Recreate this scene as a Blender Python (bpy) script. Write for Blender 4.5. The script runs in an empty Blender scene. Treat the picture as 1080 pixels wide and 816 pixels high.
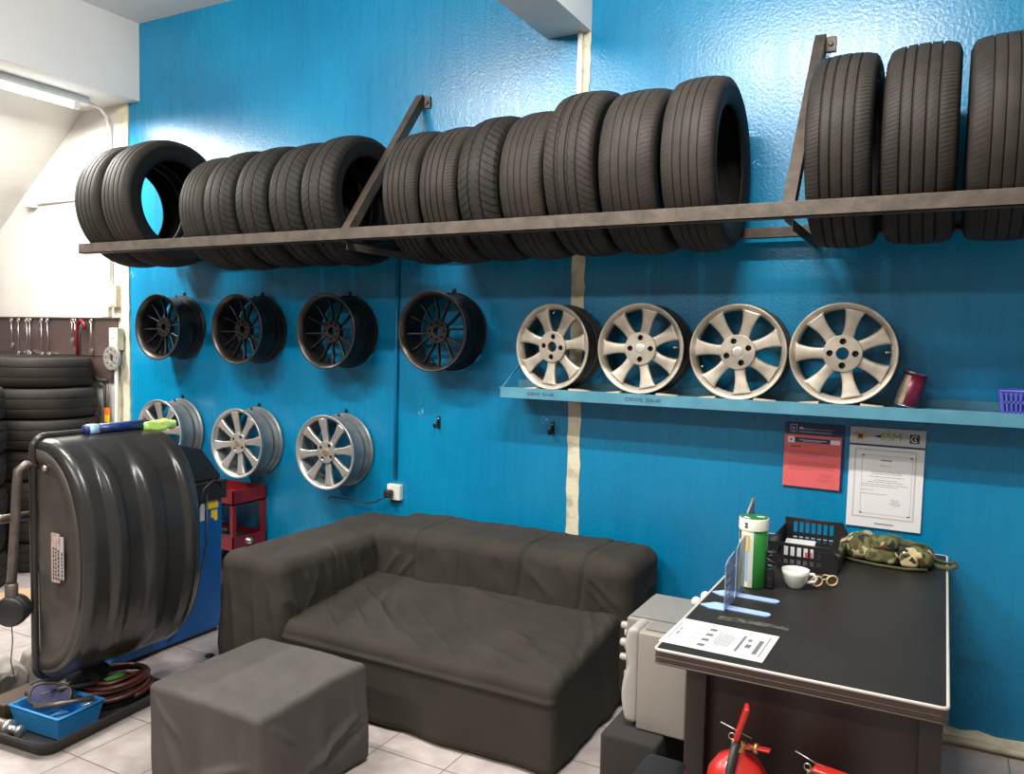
import bpy, math, random
from math import sin, cos, pi, radians as rad
from mathutils import Vector, Matrix, noise, Euler
random.seed(7)
SC = bpy.context.scene
COL = SC.collection

# ------------------------------------------------------------------ materials
def nodes(name):
    m = bpy.data.materials.new(name); m.use_nodes = True
    nt = m.node_tree
    return m, nt, nt.nodes['Principled BSDF']

def mat(name, col, rough=.6, metal=0., var=0., vscale=6., bump=0., bscale=60., spec=.5, col2=None, emit=0., alpha=1., trans=0., coat=0., vdetail=4, stretch=None, contrast=None):
    m, nt, b = nodes(name)
    N, L = nt.nodes, nt.links
    b.inputs['Base Color'].default_value = (*col, 1)
    b.inputs['Roughness'].default_value = rough
    b.inputs['Metallic'].default_value = metal
    b.inputs['Specular IOR Level'].default_value = spec
    b.inputs['Coat Weight'].default_value = coat
    if trans: b.inputs['Transmission Weight'].default_value = trans
    if alpha < 1: b.inputs['Alpha'].default_value = alpha
    if emit:
        b.inputs['Emission Color'].default_value = (*col, 1)
        b.inputs['Emission Strength'].default_value = emit
    tc = N.new('ShaderNodeTexCoord')
    src = tc.outputs['Object']
    if stretch:
        mp = N.new('ShaderNodeMapping'); mp.inputs['Scale'].default_value = stretch
        L.new(src, mp.inputs['Vector']); src = mp.outputs['Vector']
    if var or col2:
        n = N.new('ShaderNodeTexNoise'); n.inputs['Scale'].default_value = vscale; n.inputs['Detail'].default_value = vdetail
        L.new(src, n.inputs['Vector'])
        r = N.new('ShaderNodeValToRGB')
        c2 = col2 or tuple(max(0, c*(1-var)) for c in col)
        c1 = col if col2 else tuple(min(1, c*(1+var)) for c in col)
        lo, hi = contrast or (.3, .7)
        r.color_ramp.elements[0].position = lo; r.color_ramp.elements[1].position = hi
        r.color_ramp.elements[0].color = (*c2, 1); r.color_ramp.elements[1].color = (*c1, 1)
        L.new(n.outputs['Fac'], r.inputs['Fac']); L.new(r.outputs['Color'], b.inputs['Base Color'])
    if bump:
        n2 = N.new('ShaderNodeTexNoise'); n2.inputs['Scale'].default_value = bscale; n2.inputs['Detail'].default_value = 3
        L.new(src, n2.inputs['Vector'])
        bp = N.new('ShaderNodeBump'); bp.inputs['Strength'].default_value = 1; bp.inputs['Distance'].default_value = bump
        L.new(n2.outputs['Fac'], bp.inputs['Height']); L.new(bp.outputs['Normal'], b.inputs['Normal'])
    return m

def mth(nt, op, a, b=None, c=None):
    n = nt.nodes.new('ShaderNodeMath'); n.operation = op
    for i, v in enumerate((a, b, c)):
        if v is None: continue
        if isinstance(v, (int, float)): n.inputs[i].default_value = v
        else: nt.links.new(v, n.inputs[i])
    return n.outputs[0]

def tread_mat(name, kind):
    """rubber with the lateral cuts of the tread; u = metres round, v = metres across (+10 on the tread)"""
    m, nt, b = nodes(name); N, L = nt.nodes, nt.links
    uv = N.new('ShaderNodeUVMap'); sp = N.new('ShaderNodeSeparateXYZ'); L.new(uv.outputs[0], sp.inputs[0])
    u, vv = sp.outputs[0], sp.outputs[1]
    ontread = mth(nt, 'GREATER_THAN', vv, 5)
    v = mth(nt, 'SUBTRACT', vv, 10)
    av = mth(nt, 'ABSOLUTE', v)
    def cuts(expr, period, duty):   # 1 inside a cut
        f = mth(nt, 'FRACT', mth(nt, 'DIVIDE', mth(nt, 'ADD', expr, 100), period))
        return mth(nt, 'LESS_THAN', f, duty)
    if kind == 'vee':
        e = mth(nt, 'SUBTRACT', u, mth(nt, 'MULTIPLY', mth(nt, 'POWER', av, .6), .30))
        c = cuts(e, .034, .2)
        mid = mth(nt, 'GREATER_THAN', av, .012)
        c = mth(nt, 'MULTIPLY', c, mid)
        c2 = mth(nt, 'MULTIPLY', cuts(mth(nt, 'ADD', u, mth(nt, 'MULTIPLY', v, .8)), .017, .12), mth(nt, 'GREATER_THAN', av, .05))
        c = mth(nt, 'MAXIMUM', c, c2)
    elif kind == 'rib':
        sh = mth(nt, 'GREATER_THAN', av, .052)
        c = mth(nt, 'MULTIPLY', cuts(mth(nt, 'ADD', u, mth(nt, 'MULTIPLY', v, .25)), .015, .16), sh)
        c2 = mth(nt, 'MULTIPLY', cuts(mth(nt, 'ADD', u, mth(nt, 'MULTIPLY', v, .9)), .022, .09), mth(nt, 'SUBTRACT', 1, sh))
        c = mth(nt, 'MAXIMUM', c, mth(nt, 'MULTIPLY', c2, .6))
    elif kind == 'zig':
        z = mth(nt, 'MULTIPLY', mth(nt, 'PINGPONG', mth(nt, 'ADD', u, 100), .02), .35)
        w = mth(nt, 'ABSOLUTE', mth(nt, 'SUBTRACT', mth(nt, 'ABSOLUTE', mth(nt, 'ADD', v, .01)), mth(nt, 'ADD', z, .018)))
        c = mth(nt, 'LESS_THAN', w, .0022)
        c2 = mth(nt, 'MULTIPLY', cuts(mth(nt, 'ADD', u, mth(nt, 'MULTIPLY', v, -.7)), .028, .12), mth(nt, 'GREATER_THAN', av, .03))
        c = mth(nt, 'MAXIMUM', c, c2)
    else:   # worn: few faint cuts
        c = mth(nt, 'MULTIPLY', cuts(mth(nt, 'ADD', u, mth(nt, 'MULTIPLY', v, .4)), .02, .1), mth(nt, 'GREATER_THAN', av, .06))
        c = mth(nt, 'MULTIPLY', c, .7)
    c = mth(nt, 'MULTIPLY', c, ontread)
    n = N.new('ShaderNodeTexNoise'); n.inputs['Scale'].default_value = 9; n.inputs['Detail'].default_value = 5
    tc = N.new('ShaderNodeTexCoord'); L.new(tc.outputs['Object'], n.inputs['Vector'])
    rubber_tone = N.new('ShaderNodeMix'); rubber_tone.data_type = 'RGBA'  # dusty tread tops, also lighter so the slots read as shaded
    rubber_tone.inputs[6].default_value = (.009, .0085, .008, 1)
    rubber_tone.inputs[7].default_value = (.034, .0275, .022, 1) if kind != 'vee' else (.024, .020, .0165, 1)
    L.new(mth(nt, 'MULTIPLY', ontread, mth(nt, 'MULTIPLY', n.outputs['Fac'], 1.35)), rubber_tone.inputs[0])
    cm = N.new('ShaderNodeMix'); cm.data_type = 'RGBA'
    L.new(c, cm.inputs[0]); L.new(rubber_tone.outputs[2], cm.inputs[6]); cm.inputs[7].default_value = (.003, .003, .003, 1)  # near-black painted into the cuts for shade the bump lacks
    L.new(cm.outputs[2], b.inputs['Base Color'])
    b.inputs['Roughness'].default_value = .62
    b.inputs['Specular IOR Level'].default_value = .2
    bp = N.new('ShaderNodeBump'); bp.inputs['Distance'].default_value = .003; bp.inputs['Strength'].default_value = 1
    L.new(mth(nt, 'SUBTRACT', mth(nt, 'MULTIPLY', n.outputs['Fac'], .15), c), bp.inputs['Height'])
    L.new(bp.outputs['Normal'], b.inputs['Normal'])
    return m

def wall_paint(name, c1, c2, rough, streak):
    m, nt, b = nodes(name); N, L = nt.nodes, nt.links
    tc = N.new('ShaderNodeTexCoord')
    n = N.new('ShaderNodeTexNoise'); n.inputs['Scale'].default_value = 1.1; n.inputs['Detail'].default_value = 6
    L.new(tc.outputs['Object'], n.inputs['Vector'])
    mp = N.new('ShaderNodeMapping'); mp.inputs['Scale'].default_value = (18, 1, 1.2)
    L.new(tc.outputs['Object'], mp.inputs['Vector'])
    n2 = N.new('ShaderNodeTexNoise'); n2.inputs['Scale'].default_value = 1.6; n2.inputs['Detail'].default_value = 5
    L.new(mp.outputs[0], n2.inputs['Vector'])
    s = mth(nt, 'ADD', mth(nt, 'MULTIPLY', n.outputs['Fac'], .85), mth(nt, 'MULTIPLY', n2.outputs['Fac'], .15))
    r = N.new('ShaderNodeValToRGB'); r.color_ramp.elements[0].position = .38; r.color_ramp.elements[1].position = .62
    r.color_ramp.elements[0].color = (*c1, 1); r.color_ramp.elements[1].color = (*c2, 1)
    L.new(s, r.inputs['Fac']); L.new(r.outputs['Color'], b.inputs['Base Color'])
    if streak < .19:
        v1 = N.new('ShaderNodeTexVoronoi'); v1.inputs['Scale'].default_value = 2.2; L.new(tc.outputs['Object'], v1.inputs['Vector'])
        n5 = N.new('ShaderNodeTexNoise'); n5.inputs['Scale'].default_value = 60; L.new(tc.outputs['Object'], n5.inputs['Vector'])
        sc1 = mth(nt, 'MULTIPLY', mth(nt, 'LESS_THAN', v1.outputs['Distance'], .055), mth(nt, 'GREATER_THAN', n5.outputs['Fac'], .56))
        xx = N.new('ShaderNodeMix'); xx.data_type = 'RGBA'; L.new(mth(nt, 'MULTIPLY', sc1, .55), xx.inputs[0]); L.new(r.outputs['Color'], xx.inputs[6]); xx.inputs[7].default_value = (.35, .60, .70, 1)
        L.new(xx.outputs[2], b.inputs['Base Color'])
    rr = N.new('ShaderNodeMapRange'); rr.inputs[3].default_value = rough-.07; rr.inputs[4].default_value = rough+.1
    L.new(n2.outputs['Fac'], rr.inputs[0]); L.new(rr.outputs[0], b.inputs['Roughness'])
    n3 = N.new('ShaderNodeTexNoise'); n3.inputs['Scale'].default_value = 75; n3.inputs['Detail'].default_value = 4
    L.new(tc.outputs['Object'], n3.inputs['Vector'])
    bp = N.new('ShaderNodeBump'); bp.inputs['Distance'].default_value = .004; bp.inputs['Strength'].default_value = .55
    L.new(mth(nt, 'ADD', mth(nt, 'MULTIPLY', n3.outputs['Fac'], .6), mth(nt, 'MULTIPLY', n2.outputs['Fac'], streak)), bp.inputs['Height'])
    L.new(bp.outputs['Normal'], b.inputs['Normal'])
    return m

def tile_mat():
    m, nt, b = nodes('floor_tiles'); N, L = nt.nodes, nt.links
    tc = N.new('ShaderNodeTexCoord'); mp = N.new('ShaderNodeMapping'); mp.inputs['Location'].default_value = (.02+.6, .02+.6, 0)
    L.new(tc.outputs['Object'], mp.inputs['Vector'])
    sp = N.new('ShaderNodeSeparateXYZ'); L.new(mp.outputs[0], sp.inputs[0])
    def edge(o):
        f = mth(nt, 'FRACT', mth(nt, 'DIVIDE', mth(nt, 'ADD', o, 60), .3))
        return mth(nt, 'LESS_THAN', mth(nt, 'MINIMUM', f, mth(nt, 'SUBTRACT', 1, f)), .008)
    g = mth(nt, 'MAXIMUM', edge(sp.outputs[0]), edge(sp.outputs[1]))
    n = N.new('ShaderNodeTexNoise'); n.inputs['Scale'].default_value = 14; n.inputs['Detail'].default_value = 8
    L.new(tc.outputs['Object'], n.inputs['Vector'])
    r = N.new('ShaderNodeValToRGB'); r.color_ramp.elements[0].position = .35; r.color_ramp.elements[1].position = .65
    r.color_ramp.elements[0].color = (.44, .375, .35, 1); r.color_ramp.elements[1].color = (.54, .48, .455, 1)
    L.new(n.outputs['Fac'], r.inputs['Fac'])
    x = N.new('ShaderNodeMix'); x.data_type = 'RGBA'; L.new(g, x.inputs[0]); L.new(r.outputs['Color'], x.inputs[6]); x.inputs[7].default_value = (.22, .17, .14, 1)
    L.new(x.outputs[2], b.inputs['Base Color']); b.inputs['Roughness'].default_value = .3
    bp = N.new('ShaderNodeBump'); bp.inputs['Distance'].default_value = .002
    L.new(mth(nt, 'SUBTRACT', 1, g), bp.inputs['Height']); L.new(bp.outputs['Normal'], b.inputs['Normal'])
    return m

def camo_mat():
    m, nt, b = nodes('camouflage'); N, L = nt.nodes, nt.links
    tc = N.new('ShaderNodeTexCoord')
    def layer(scale, off):
        mp = N.new('ShaderNodeMapping'); mp.inputs['Location'].default_value = (off, off*2, off); L.new(tc.outputs['Object'], mp.inputs[0])
        n = N.new('ShaderNodeTexNoise'); n.inputs['Scale'].default_value = scale; n.inputs['Detail'].default_value = 1.5; L.new(mp.outputs[0], n.inputs['Vector'])
        return n.outputs['Fac']
    cur = (.12, .12, .04)
    prev = None
    for sc_, off, th, c in ((18, 1.3, .50, (.06, .07, .022)), (17, 7.7, .55, (.45, .37, .20)), (16, 4.1, .63, (.08, .045, .02)), (20, 9.4, .62, (.012, .014, .010))):
        x = N.new('ShaderNodeMix'); x.data_type = 'RGBA'
        L.new(mth(nt, 'GREATER_THAN', layer(sc_, off), th), x.inputs[0])
        if prev is None: x.inputs[6].default_value = (*cur, 1)
        else: L.new(prev, x.inputs[6])
        x.inputs[7].default_value = (*c, 1); prev = x.outputs[2]
    L.new(prev, b.inputs['Base Color']); b.inputs['Roughness'].default_value = .85
    n = N.new('ShaderNodeTexNoise'); n.inputs['Scale'].default_value = 300; L.new(tc.outputs['Object'], n.inputs['Vector'])
    bp = N.new('ShaderNodeBump'); bp.inputs['Distance'].default_value = .001; L.new(n.outputs['Fac'], bp.inputs['Height']); L.new(bp.outputs['Normal'], b.inputs['Normal'])
    return m

M = dict(
    blue=wall_paint('blue_wall_paint', (.0, .150, .310), (.0, .208, .395), .27, .15),
    white_wall=wall_paint('white_wall_paint', (.56, .54, .50), (.68, .67, .63), .7, .2),
    white=mat('white_ceiling_paint', (.72, .70, .67), .8, var=.05, vscale=1.5),
    cream=mat('cream_plaster', (.62, .57, .42), .8, col2=(.42, .36, .25), vscale=14, bump=.002, bscale=60, contrast=(.3, .5)),
    floor=tile_mat(),
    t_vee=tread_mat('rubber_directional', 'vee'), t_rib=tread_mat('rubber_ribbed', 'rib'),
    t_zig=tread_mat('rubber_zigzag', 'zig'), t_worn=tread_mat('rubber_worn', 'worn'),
    rack=mat('brown_steel', (.095, .074, .056), .55, .3, col2=(.05, .038, .03), vscale=18, bump=.0008, bscale=120),
    shelf=mat('teal_shelf_paint', (.085, .27, .36), .5, col2=(.055, .20, .28), vscale=9),
    blackrim=mat('satin_black_alloy', (.018, .016, .015), .42, .6, var=.3, vscale=20),
    bronzelip=mat('worn_black_lip', (.055, .046, .04), .38, .7, var=.3, vscale=15),
    silver=mat('silver_alloy_face', (.47, .45, .42), .32, .6, var=.08, vscale=16),
    dustsilver=mat('dusty_silver_alloy', (.60, .54, .45), .42, .45, col2=(.45, .39, .31), vscale=22),
    barrel=mat('grey_alloy_barrel', (.24, .25, .245), .42, .6, var=.2, vscale=12),
    darkbarrel=mat('brake_dusted_barrel', (.10, .09, .085), .5, .5, var=.3, vscale=12),
    lug=mat('dark_lug_seat', (.035, .024, .02), .5, .3), lugbare=mat('worn_lug_seat', (.16, .12, .10), .4, .8),
    cap=mat('bronze_cap', (.35, .22, .12), .4, .5, var=.2, vscale=60),
    silvercap=mat('silver_cap', (.6, .58, .53), .4, .5),
    hook=mat('black_hook', (.02, .02, .022), .45, .5),
    sofa=mat('charcoal_sofa_cloth', (.043, .0375, .030), .9, col2=(.031, .027, .022), vscale=4, bump=.0007, bscale=420, spec=.25),
    ottoman=mat('grey_ottoman_cloth', (.098, .088, .083), .9, col2=(.075, .068, .064), vscale=5, bump=.0006, bscale=420, spec=.25),
    hood=mat('black_hood_plastic', (.022, .021, .020), .27, var=.25, vscale=5, bump=.0006, bscale=40, spec=.5),
    hoodcap=mat('dusty_black_plastic', (.055, .047, .04), .45, var=.25, vscale=12),
    machineblue=mat('blue_machine_paint', (.003, .085, .30), .42, var=.12, vscale=3),
    black=mat('black_plastic', (.014, .014, .015), .4, var=.2, vscale=20),
    steel=mat('brown_tube_steel', (.14, .115, .10), .4, .6, var=.2, vscale=30),
    chrome=mat('bright_steel', (.55, .53, .5), .3, .9),
    red=mat('red_steel_paint', (.17, .006, .010), .4, var=.2, vscale=9),
    extred=mat('extinguisher_red', (.50, .022, .016), .28, coat=.3),
    brass=mat('brass', (.6, .42, .18), .35, .9),
    hose=mat('brown_air_hose', (.085, .022, .016), .38),
    binblue=mat('sky_blue_plastic', (.03, .25, .58), .4, var=.1, vscale=9),
    tray=mat('black_tray', (.022, .020, .018), .5, var=.3, vscale=15),
    desktop=mat('black_desk_mat', (.019, .0175, .016), .48, spec=.35, col2=(.014, .013, .012), vscale=4, bump=.0003, bscale=500),
    deskedge=mat('white_edge_strip', (.60, .56, .51), .4),
    deskwood=mat('dark_brown_trim', (.07, .045, .035), .45),
    deskmetal=mat('dark_brown_panel', (.028, .020, .018), .36, col2=(.016, .012, .011), vscale=5, spec=.5),
    appliance=mat('light_grey_casing', (.30, .27, .235), .45, var=.05, vscale=6),
    appliance2=mat('mid_grey_casing', (.23, .22, .20), .42, var=.08, vscale=6),
    cover=mat('pale_grey_cover', (.40, .375, .34), .4), foam=mat('black_foam', (.025, .022, .019), .95, bump=.0015, bscale=180),
    paper=mat('white_paper', (.68, .67, .67), .6),
    ink=mat('black_ink', (.03, .03, .035), .7), greyink=mat('grey_ink', (.14, .14, .15), .7),
    lightink=mat('pale_grey_ink', (.46, .46, .47), .7),
    redpaper=mat('red_paper', (.62, .105, .105), .6), redink=mat('dark_red_ink', (.36, .06, .07), .7),
    navy=mat('navy_print', (.010, .014, .085), .45),
    cyanpale=mat('pale_blue_acrylic', (.42, .60, .92), .18, alpha=.93),
    acrylic=mat('clear_blue_acrylic', (.30, .40, .62), .12, alpha=.72),
    green=mat('green_tin_print', (.015, .17, .025), .35), tinwhite=mat('cream_tin_print', (.78, .78, .66), .4),
    gold2=mat('olive_gold_print', (.28, .24, .03), .5), gold=mat('gold_print', (.60, .47, .20), .45),
    skyprint=mat('pale_blue_print', (.30, .45, .58), .4),
    ceramic=mat('white_ceramic', (.80, .79, .74), .2, coat=.3),
    lens=mat('amber_lens', (.16, .08, .03), .15, alpha=.8), frame=mat('cream_gold_frame', (.70, .52, .30), .35),
    camo=camo_mat(), olive=mat('olive_webbing', (.09, .09, .035), .85, var=.2, vscale=30),
    switch=mat('white_switch_plastic', (.75, .74, .68), .4), brownboard=mat('brown_tool_board', (.085, .055, .05), .4, col2=(.05, .030, .028), vscale=3),
    cable=mat('black_cable', (.02, .02, .02), .5), pvc=mat('white_pvc', (.70, .69, .64), .45),
    redcan=mat('maroon_tin_print', (.12, .008, .03), .35, .3), tinmetal=mat('tin_metal', (.32, .27, .21), .4, .8, var=.3, vscale=20),
    bluebasket=mat('periwinkle_plastic', (.09, .11, .52), .35), wood=mat('raw_wood', (.55, .42, .27), .8, var=.2, vscale=20),
    yellow=mat('yellow_sticker', (.80, .55, .02), .5), orange=mat('orange_tag', (.80, .16, .03), .5),
    cloth=mat('grey_rag', (.40, .37, .33), .9, col2=(.25, .23, .2), vscale=12), goggles=mat('violet_lens', (.10, .10, .20), .15, alpha=.9),
    neon=mat('green_mesh_plastic', (.08, .50, .06), .5), lime=mat('lime_packaging', (.30, .62, .06), .35, col2=(.62, .78, .30), vscale=40),
    packblue=mat('dark_blue_packaging', (.012, .03, .12), .3, var=.5, vscale=40), packsky=mat('pale_blue_packaging', (.16, .42, .75), .35, col2=(.5, .7, .85), vscale=50),
    cardboard=mat('cardboard', (.45, .30, .16), .85), darkbrown=mat('dark_brown_card', (.06, .035, .015), .6),
    tape=mat('torn_tape_residue', (.10, .10, .075), .8, col2=(.02, .02, .018), vscale=70, contrast=(.42, .6)),
    label=mat('faded_label', (.62, .50, .44), .6, col2=(.42, .28, .24), vscale=40),
    tube=mat('lit_fluorescent_tube', (1, .98, .92), .5, emit=14.),
)

# ------------------------------------------------------------------ geometry helpers
class MB:
    def __init__(s): s.v, s.f, s.mi, s.sm, s.uv = [], [], [], [], {}
    def add(s, vs, fs, mi=0, smooth=False, mx=None):
        o = len(s.v)
        s.v += [tuple(mx @ Vector(p)) if mx else tuple(p) for p in vs]
        for f in fs: s.f.append(tuple(o+i for i in f)); s.mi.append(mi); s.sm.append(smooth)
        return s
    def box(s, x0, x1, y0, y1, z0, z1, mi=0, mx=None, b=0.):
        if b:
            return s.rbox(x0, x1, y0, y1, z0, z1, b, mi, mx, n=2)
        vs = [(x, y, z) for x in (x0, x1) for y in (y0, y1) for z in (z0, z1)]
        return s.add(vs, [(0,1,3,2),(4,6,7,5),(0,4,5,1),(2,3,7,6),(0,2,6,4),(1,5,7,3)], mi, False, mx)
    def rbox(s, x0, x1, y0, y1, z0, z1, r, mi=0, mx=None, n=2, div=0, fn=None):
        """rounded box; n segments on the edge arcs, div extra cuts on the flats, fn displaces"""
        c = Vector(((x0+x1)/2, (y0+y1)/2, (z0+z1)/2)); h = [(x1-x0)/2, (y1-y0)/2, (z1-z0)/2]
        r = min(r, min(h)*.999)
        def ticks(H):
            a = [-H + r*(1-cos(pi/2*i/n)) if False else -H + r*i/n for i in range(n+1)]
            k = max(1, div)
            mid = [-(H-r) + 2*(H-r)*i/k for i in range(1, k)]
            return a + mid + [-x for x in reversed(a)]
        T = [ticks(H) for H in h]
        idx, vs, fs = {}, [], []
        def key(i, j, k):
            q = (i, j, k)
            if q not in idx:
                p = Vector((T[0][i], T[1][j], T[2][k]))
                inner = Vector([max(-(h[a]-r), min(h[a]-r, p[a])) for a in range(3)])
                d = p-inner
                # cube-ish corner to sphere
                if d.length > 1e-9:
                    nrm = d.normalized()
                    p2 = inner + nrm*r
                else: p2, nrm = p, Vector((0,0,1))
                p2 = p2 + c
                if fn: p2 = fn(p2, nrm)
                idx[q] = len(vs); vs.append(tuple(p2))
            return idx[q]
        nx, ny, nz = (len(t)-1 for t in T)
        for i in range(nx):
            for j in range(ny):
                fs.append((key(i,j,0), key(i,j+1,0), key(i+1,j+1,0), key(i+1,j,0)))
                fs.append((key(i,j,nz), key(i+1,j,nz), key(i+1,j+1,nz), key(i,j+1,nz)))
        for i in range(nx):
            for k in range(nz):
                fs.append((key(i,0,k), key(i+1,0,k), key(i+1,0,k+1), key(i,0,k+1)))
                fs.append((key(i,ny,k), key(i,ny,k+1), key(i+1,ny,k+1), key(i+1,ny,k)))
        for j in range(ny):
            for k in range(nz):
                fs.append((key(0,j,k), key(0,j,k+1), key(0,j+1,k+1), key(0,j+1,k)))
                fs.append((key(nx,j,k), key(nx,j+1,k), key(nx,j+1,k+1), key(nx,j,k+1)))
        return s.add(vs, fs, mi, True, mx)
    def tube(s, pts, r, n=10, mi=0, mx=None, cap=True, closed=False, flat=1.):
        P = [Vector(p) for p in pts]; rs = r if isinstance(r, (list, tuple)) else [r]*len(P)
        vs, fs = [], []
        up = None
        for i, p in enumerate(P):
            if closed: t = (P[(i+1) % len(P)]-P[i-1]).normalized()
            else: t = (P[min(i+1, len(P)-1)]-P[max(i-1, 0)]).normalized()
            if up is None: up = t.orthogonal().normalized()
            up = (up - t*up.dot(t)).normalized(); sd = t.cross(up)
            for k in range(n):
                a = 2*pi*k/n
                vs.append(p + (up*cos(a)*flat + sd*sin(a))*rs[i])
        m = len(P)
        for i in range(m if closed else m-1):
            for k in range(n):
                a, b = i*n+k, i*n+(k+1) % n; c, d = ((i+1) % m)*n+(k+1) % n, ((i+1) % m)*n+k
                fs.append((a, b, c, d))
        if cap and not closed: fs.append(tuple(range(n))[::-1]); fs.append(tuple((m-1)*n+k for k in range(n)))
        return s.add(vs, fs, mi, True, mx)
    def lathe(s, prof, n=48, axis='Z', mi=0, mx=None, closed=False, smooth=True, uvf=None, mis=None, a0=0., a1=2*pi):
        """prof: (radius, height); revolve round axis"""
        vs, fs, uvs = [], [], []
        full = abs(a1-a0-2*pi) < 1e-6
        cols = n if full else n+1
        for i in range(cols):
            a = a0+(a1-a0)*i/n
            for r, h in prof:
                if axis == 'Z': vs.append((r*cos(a), r*sin(a), h))
                elif axis == 'Y': vs.append((r*cos(a), h, r*sin(a)))
                else: vs.append((h, r*cos(a), r*sin(a)))
        m = len(prof); base = len(s.f)
        for i in range(n):
            for j in range(m if closed else m-1):
                a, b = i*m+j, i*m+(j+1) % m; c, d = ((i+1) % cols)*m+(j+1) % m, ((i+1) % cols)*m+j
                fs.append((a, b, c, d) if axis == 'Y' else (a, d, c, b))
                if uvf: 
                    ua, ub = uvf(j, i), uvf((j+1) % m, i)
                    uc, ud = uvf((j+1) % m, i+1), uvf(j, i+1)
                    s.uv[base+len(fs)-1] = (ua, ub, uc, ud) if axis == 'Y' else (ua, ud, uc, ub)
        s.add(vs, fs, mi, smooth, mx)
        if mis:
            for q in range(len(fs)): s.mi[base+q] = mis[q % (m if closed else m-1)]
        return s
    def prism(s, poly, h0, h1, axis='Z', mi=0, mx=None, smooth=False):
        n = len(poly)
        def P(a, b, h): return (a, b, h) if axis == 'Z' else ((a, h, b) if axis == 'Y' else (h, a, b))
        vs = [P(a, b, h0) for a, b in poly]+[P(a, b, h1) for a, b in poly]
        fs = [tuple(range(n))[::-1], tuple(range(n, 2*n))]+[(i, (i+1) % n, n+(i+1) % n, n+i) for i in range(n)]
        return s.add(vs, fs, mi, smooth, mx)
    def build(s, name, mats, parent=None, loc=(0,0,0), rot=None, bevel=0., sharp=None):
        me = bpy.data.meshes.new(name); me.from_pydata(s.v, [], s.f); 
        if not isinstance(mats, (list, tuple)): mats = [mats]
        for m in mats: me.materials.append(M[m] if isinstance(m, str) else m)
        me.polygons.foreach_set('material_index', s.mi); me.polygons.foreach_set('use_smooth', s.sm)
        if s.uv:
            ul = me.uv_layers.new(name='UVMap')
            for fi, q in s.uv.items():
                p = me.polygons[fi]
                for k, li in enumerate(p.loop_indices): ul.data[li].uv = q[k]
        me.update()
        o = bpy.data.objects.new(name, me); COL.objects.link(o)
        if parent: o.parent = parent
        o.location = loc
        if rot: o.rotation_euler = rot
        import bmesh
        bm = bmesh.new(); bm.from_mesh(me); bmesh.ops.recalc_face_normals(bm, faces=bm.faces); bm.to_mesh(me); bm.free()
        if bevel:
            b = o.modifiers.new('bevel', 'BEVEL'); b.width = bevel; b.segments = 2; b.limit_method = 'ANGLE'; b.harden_normals = False
        if sharp is not None:
            pass
        return o

def tag(o, label=None, cat=None, group=None, kind=None):
    if label: o['label'] = label
    if cat: o['category'] = cat
    if group: o['group'] = group
    if kind: o['kind'] = kind
    return o
def thing(name, label, cat, loc=(0,0,0), rot=(0,0,0), group=None):
    o = bpy.data.objects.new(name, None); COL.objects.link(o); o.location = loc; o.rotation_euler = rot; o.empty_display_size = .05
    return tag(o, label, cat, group)
def dup(root, loc, rot=None, label=None, group=None, scale=None):
    def cp(o, par):
        c = o.copy(); COL.objects.link(c)
        if par is not None: c.parent = par
        for ch in o.children: cp(ch, c)
        return c
    r = cp(root, None); r.location = loc
    if rot: r.rotation_euler = rot
    if label: r['label'] = label
    if group: r['group'] = group
    if scale: r.scale = scale
    return r
def struct(mb, name, m, bevel=0., **k): return tag(mb.build(name, m, bevel=bevel, **k), kind='structure')
def R(ax, deg): return Matrix.Rotation(rad(deg), 4, ax)
def T(x, y, z): return Matrix.Translation((x, y, z))

def fillcurve(loops, ext, bev=0.):
    """flat plate with holes -> mesh in XZ plane, thickness +-ext in Y"""
    cu = bpy.data.curves.new('tmp', 'CURVE'); cu.dimensions = '2D'; cu.fill_mode = 'BOTH'; cu.extrude = ext; cu.bevel_depth = bev; cu.bevel_resolution = 1
    for lp in loops:
        sp = cu.splines.new('POLY'); sp.points.add(len(lp)-1)
        for i, (a, b) in enumerate(lp): sp.points[i].co = (a, b, 0, 1)
        sp.use_cyclic_u = True
    o = bpy.data.objects.new('tmp', cu); COL.objects.link(o)
    dg = bpy.context.evaluated_depsgraph_get(); dg.update()
    me = bpy.data.meshes.new_from_object(o.evaluated_get(dg))
    bpy.data.objects.remove(o); 
    me.transform(Matrix.Rotation(pi/2, 4, 'X'))
    vs = [tuple(v.co) for v in me.vertices]; fs = [tuple(p.vertices) for p in me.polygons]
    bpy.data.meshes.remove(me)
    return vs, fs
def circ(r, n=24, cx=0, cy=0): return [(cx+r*cos(2*pi*i/n), cy+r*sin(2*pi*i/n)) for i in range(n)]

def text(name, body, size, m, parent, mx, depth=.0004, align='CENTER', sx=1.):
    cu = bpy.data.curves.new('tmp', 'FONT'); cu.body = body; cu.size = size; cu.extrude = depth; cu.align_x = align; cu.align_y = 'CENTER'
    o = bpy.data.objects.new('tmp', cu); COL.objects.link(o)
    dg = bpy.context.evaluated_depsgraph_get(); dg.update()
    me = bpy.data.meshes.new_from_object(o.evaluated_get(dg)); bpy.data.objects.remove(o)
    me.transform(mx @ Matrix.Diagonal((sx, 1, 1, 1)))
    me.materials.clear(); me.materials.append(M[m])
    ob = bpy.data.objects.new(name, me); COL.objects.link(ob)
    if parent: ob.parent = parent
    return ob
STAND = Matrix.Rotation(pi/2, 4, 'X')   # text facing -Y

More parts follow.
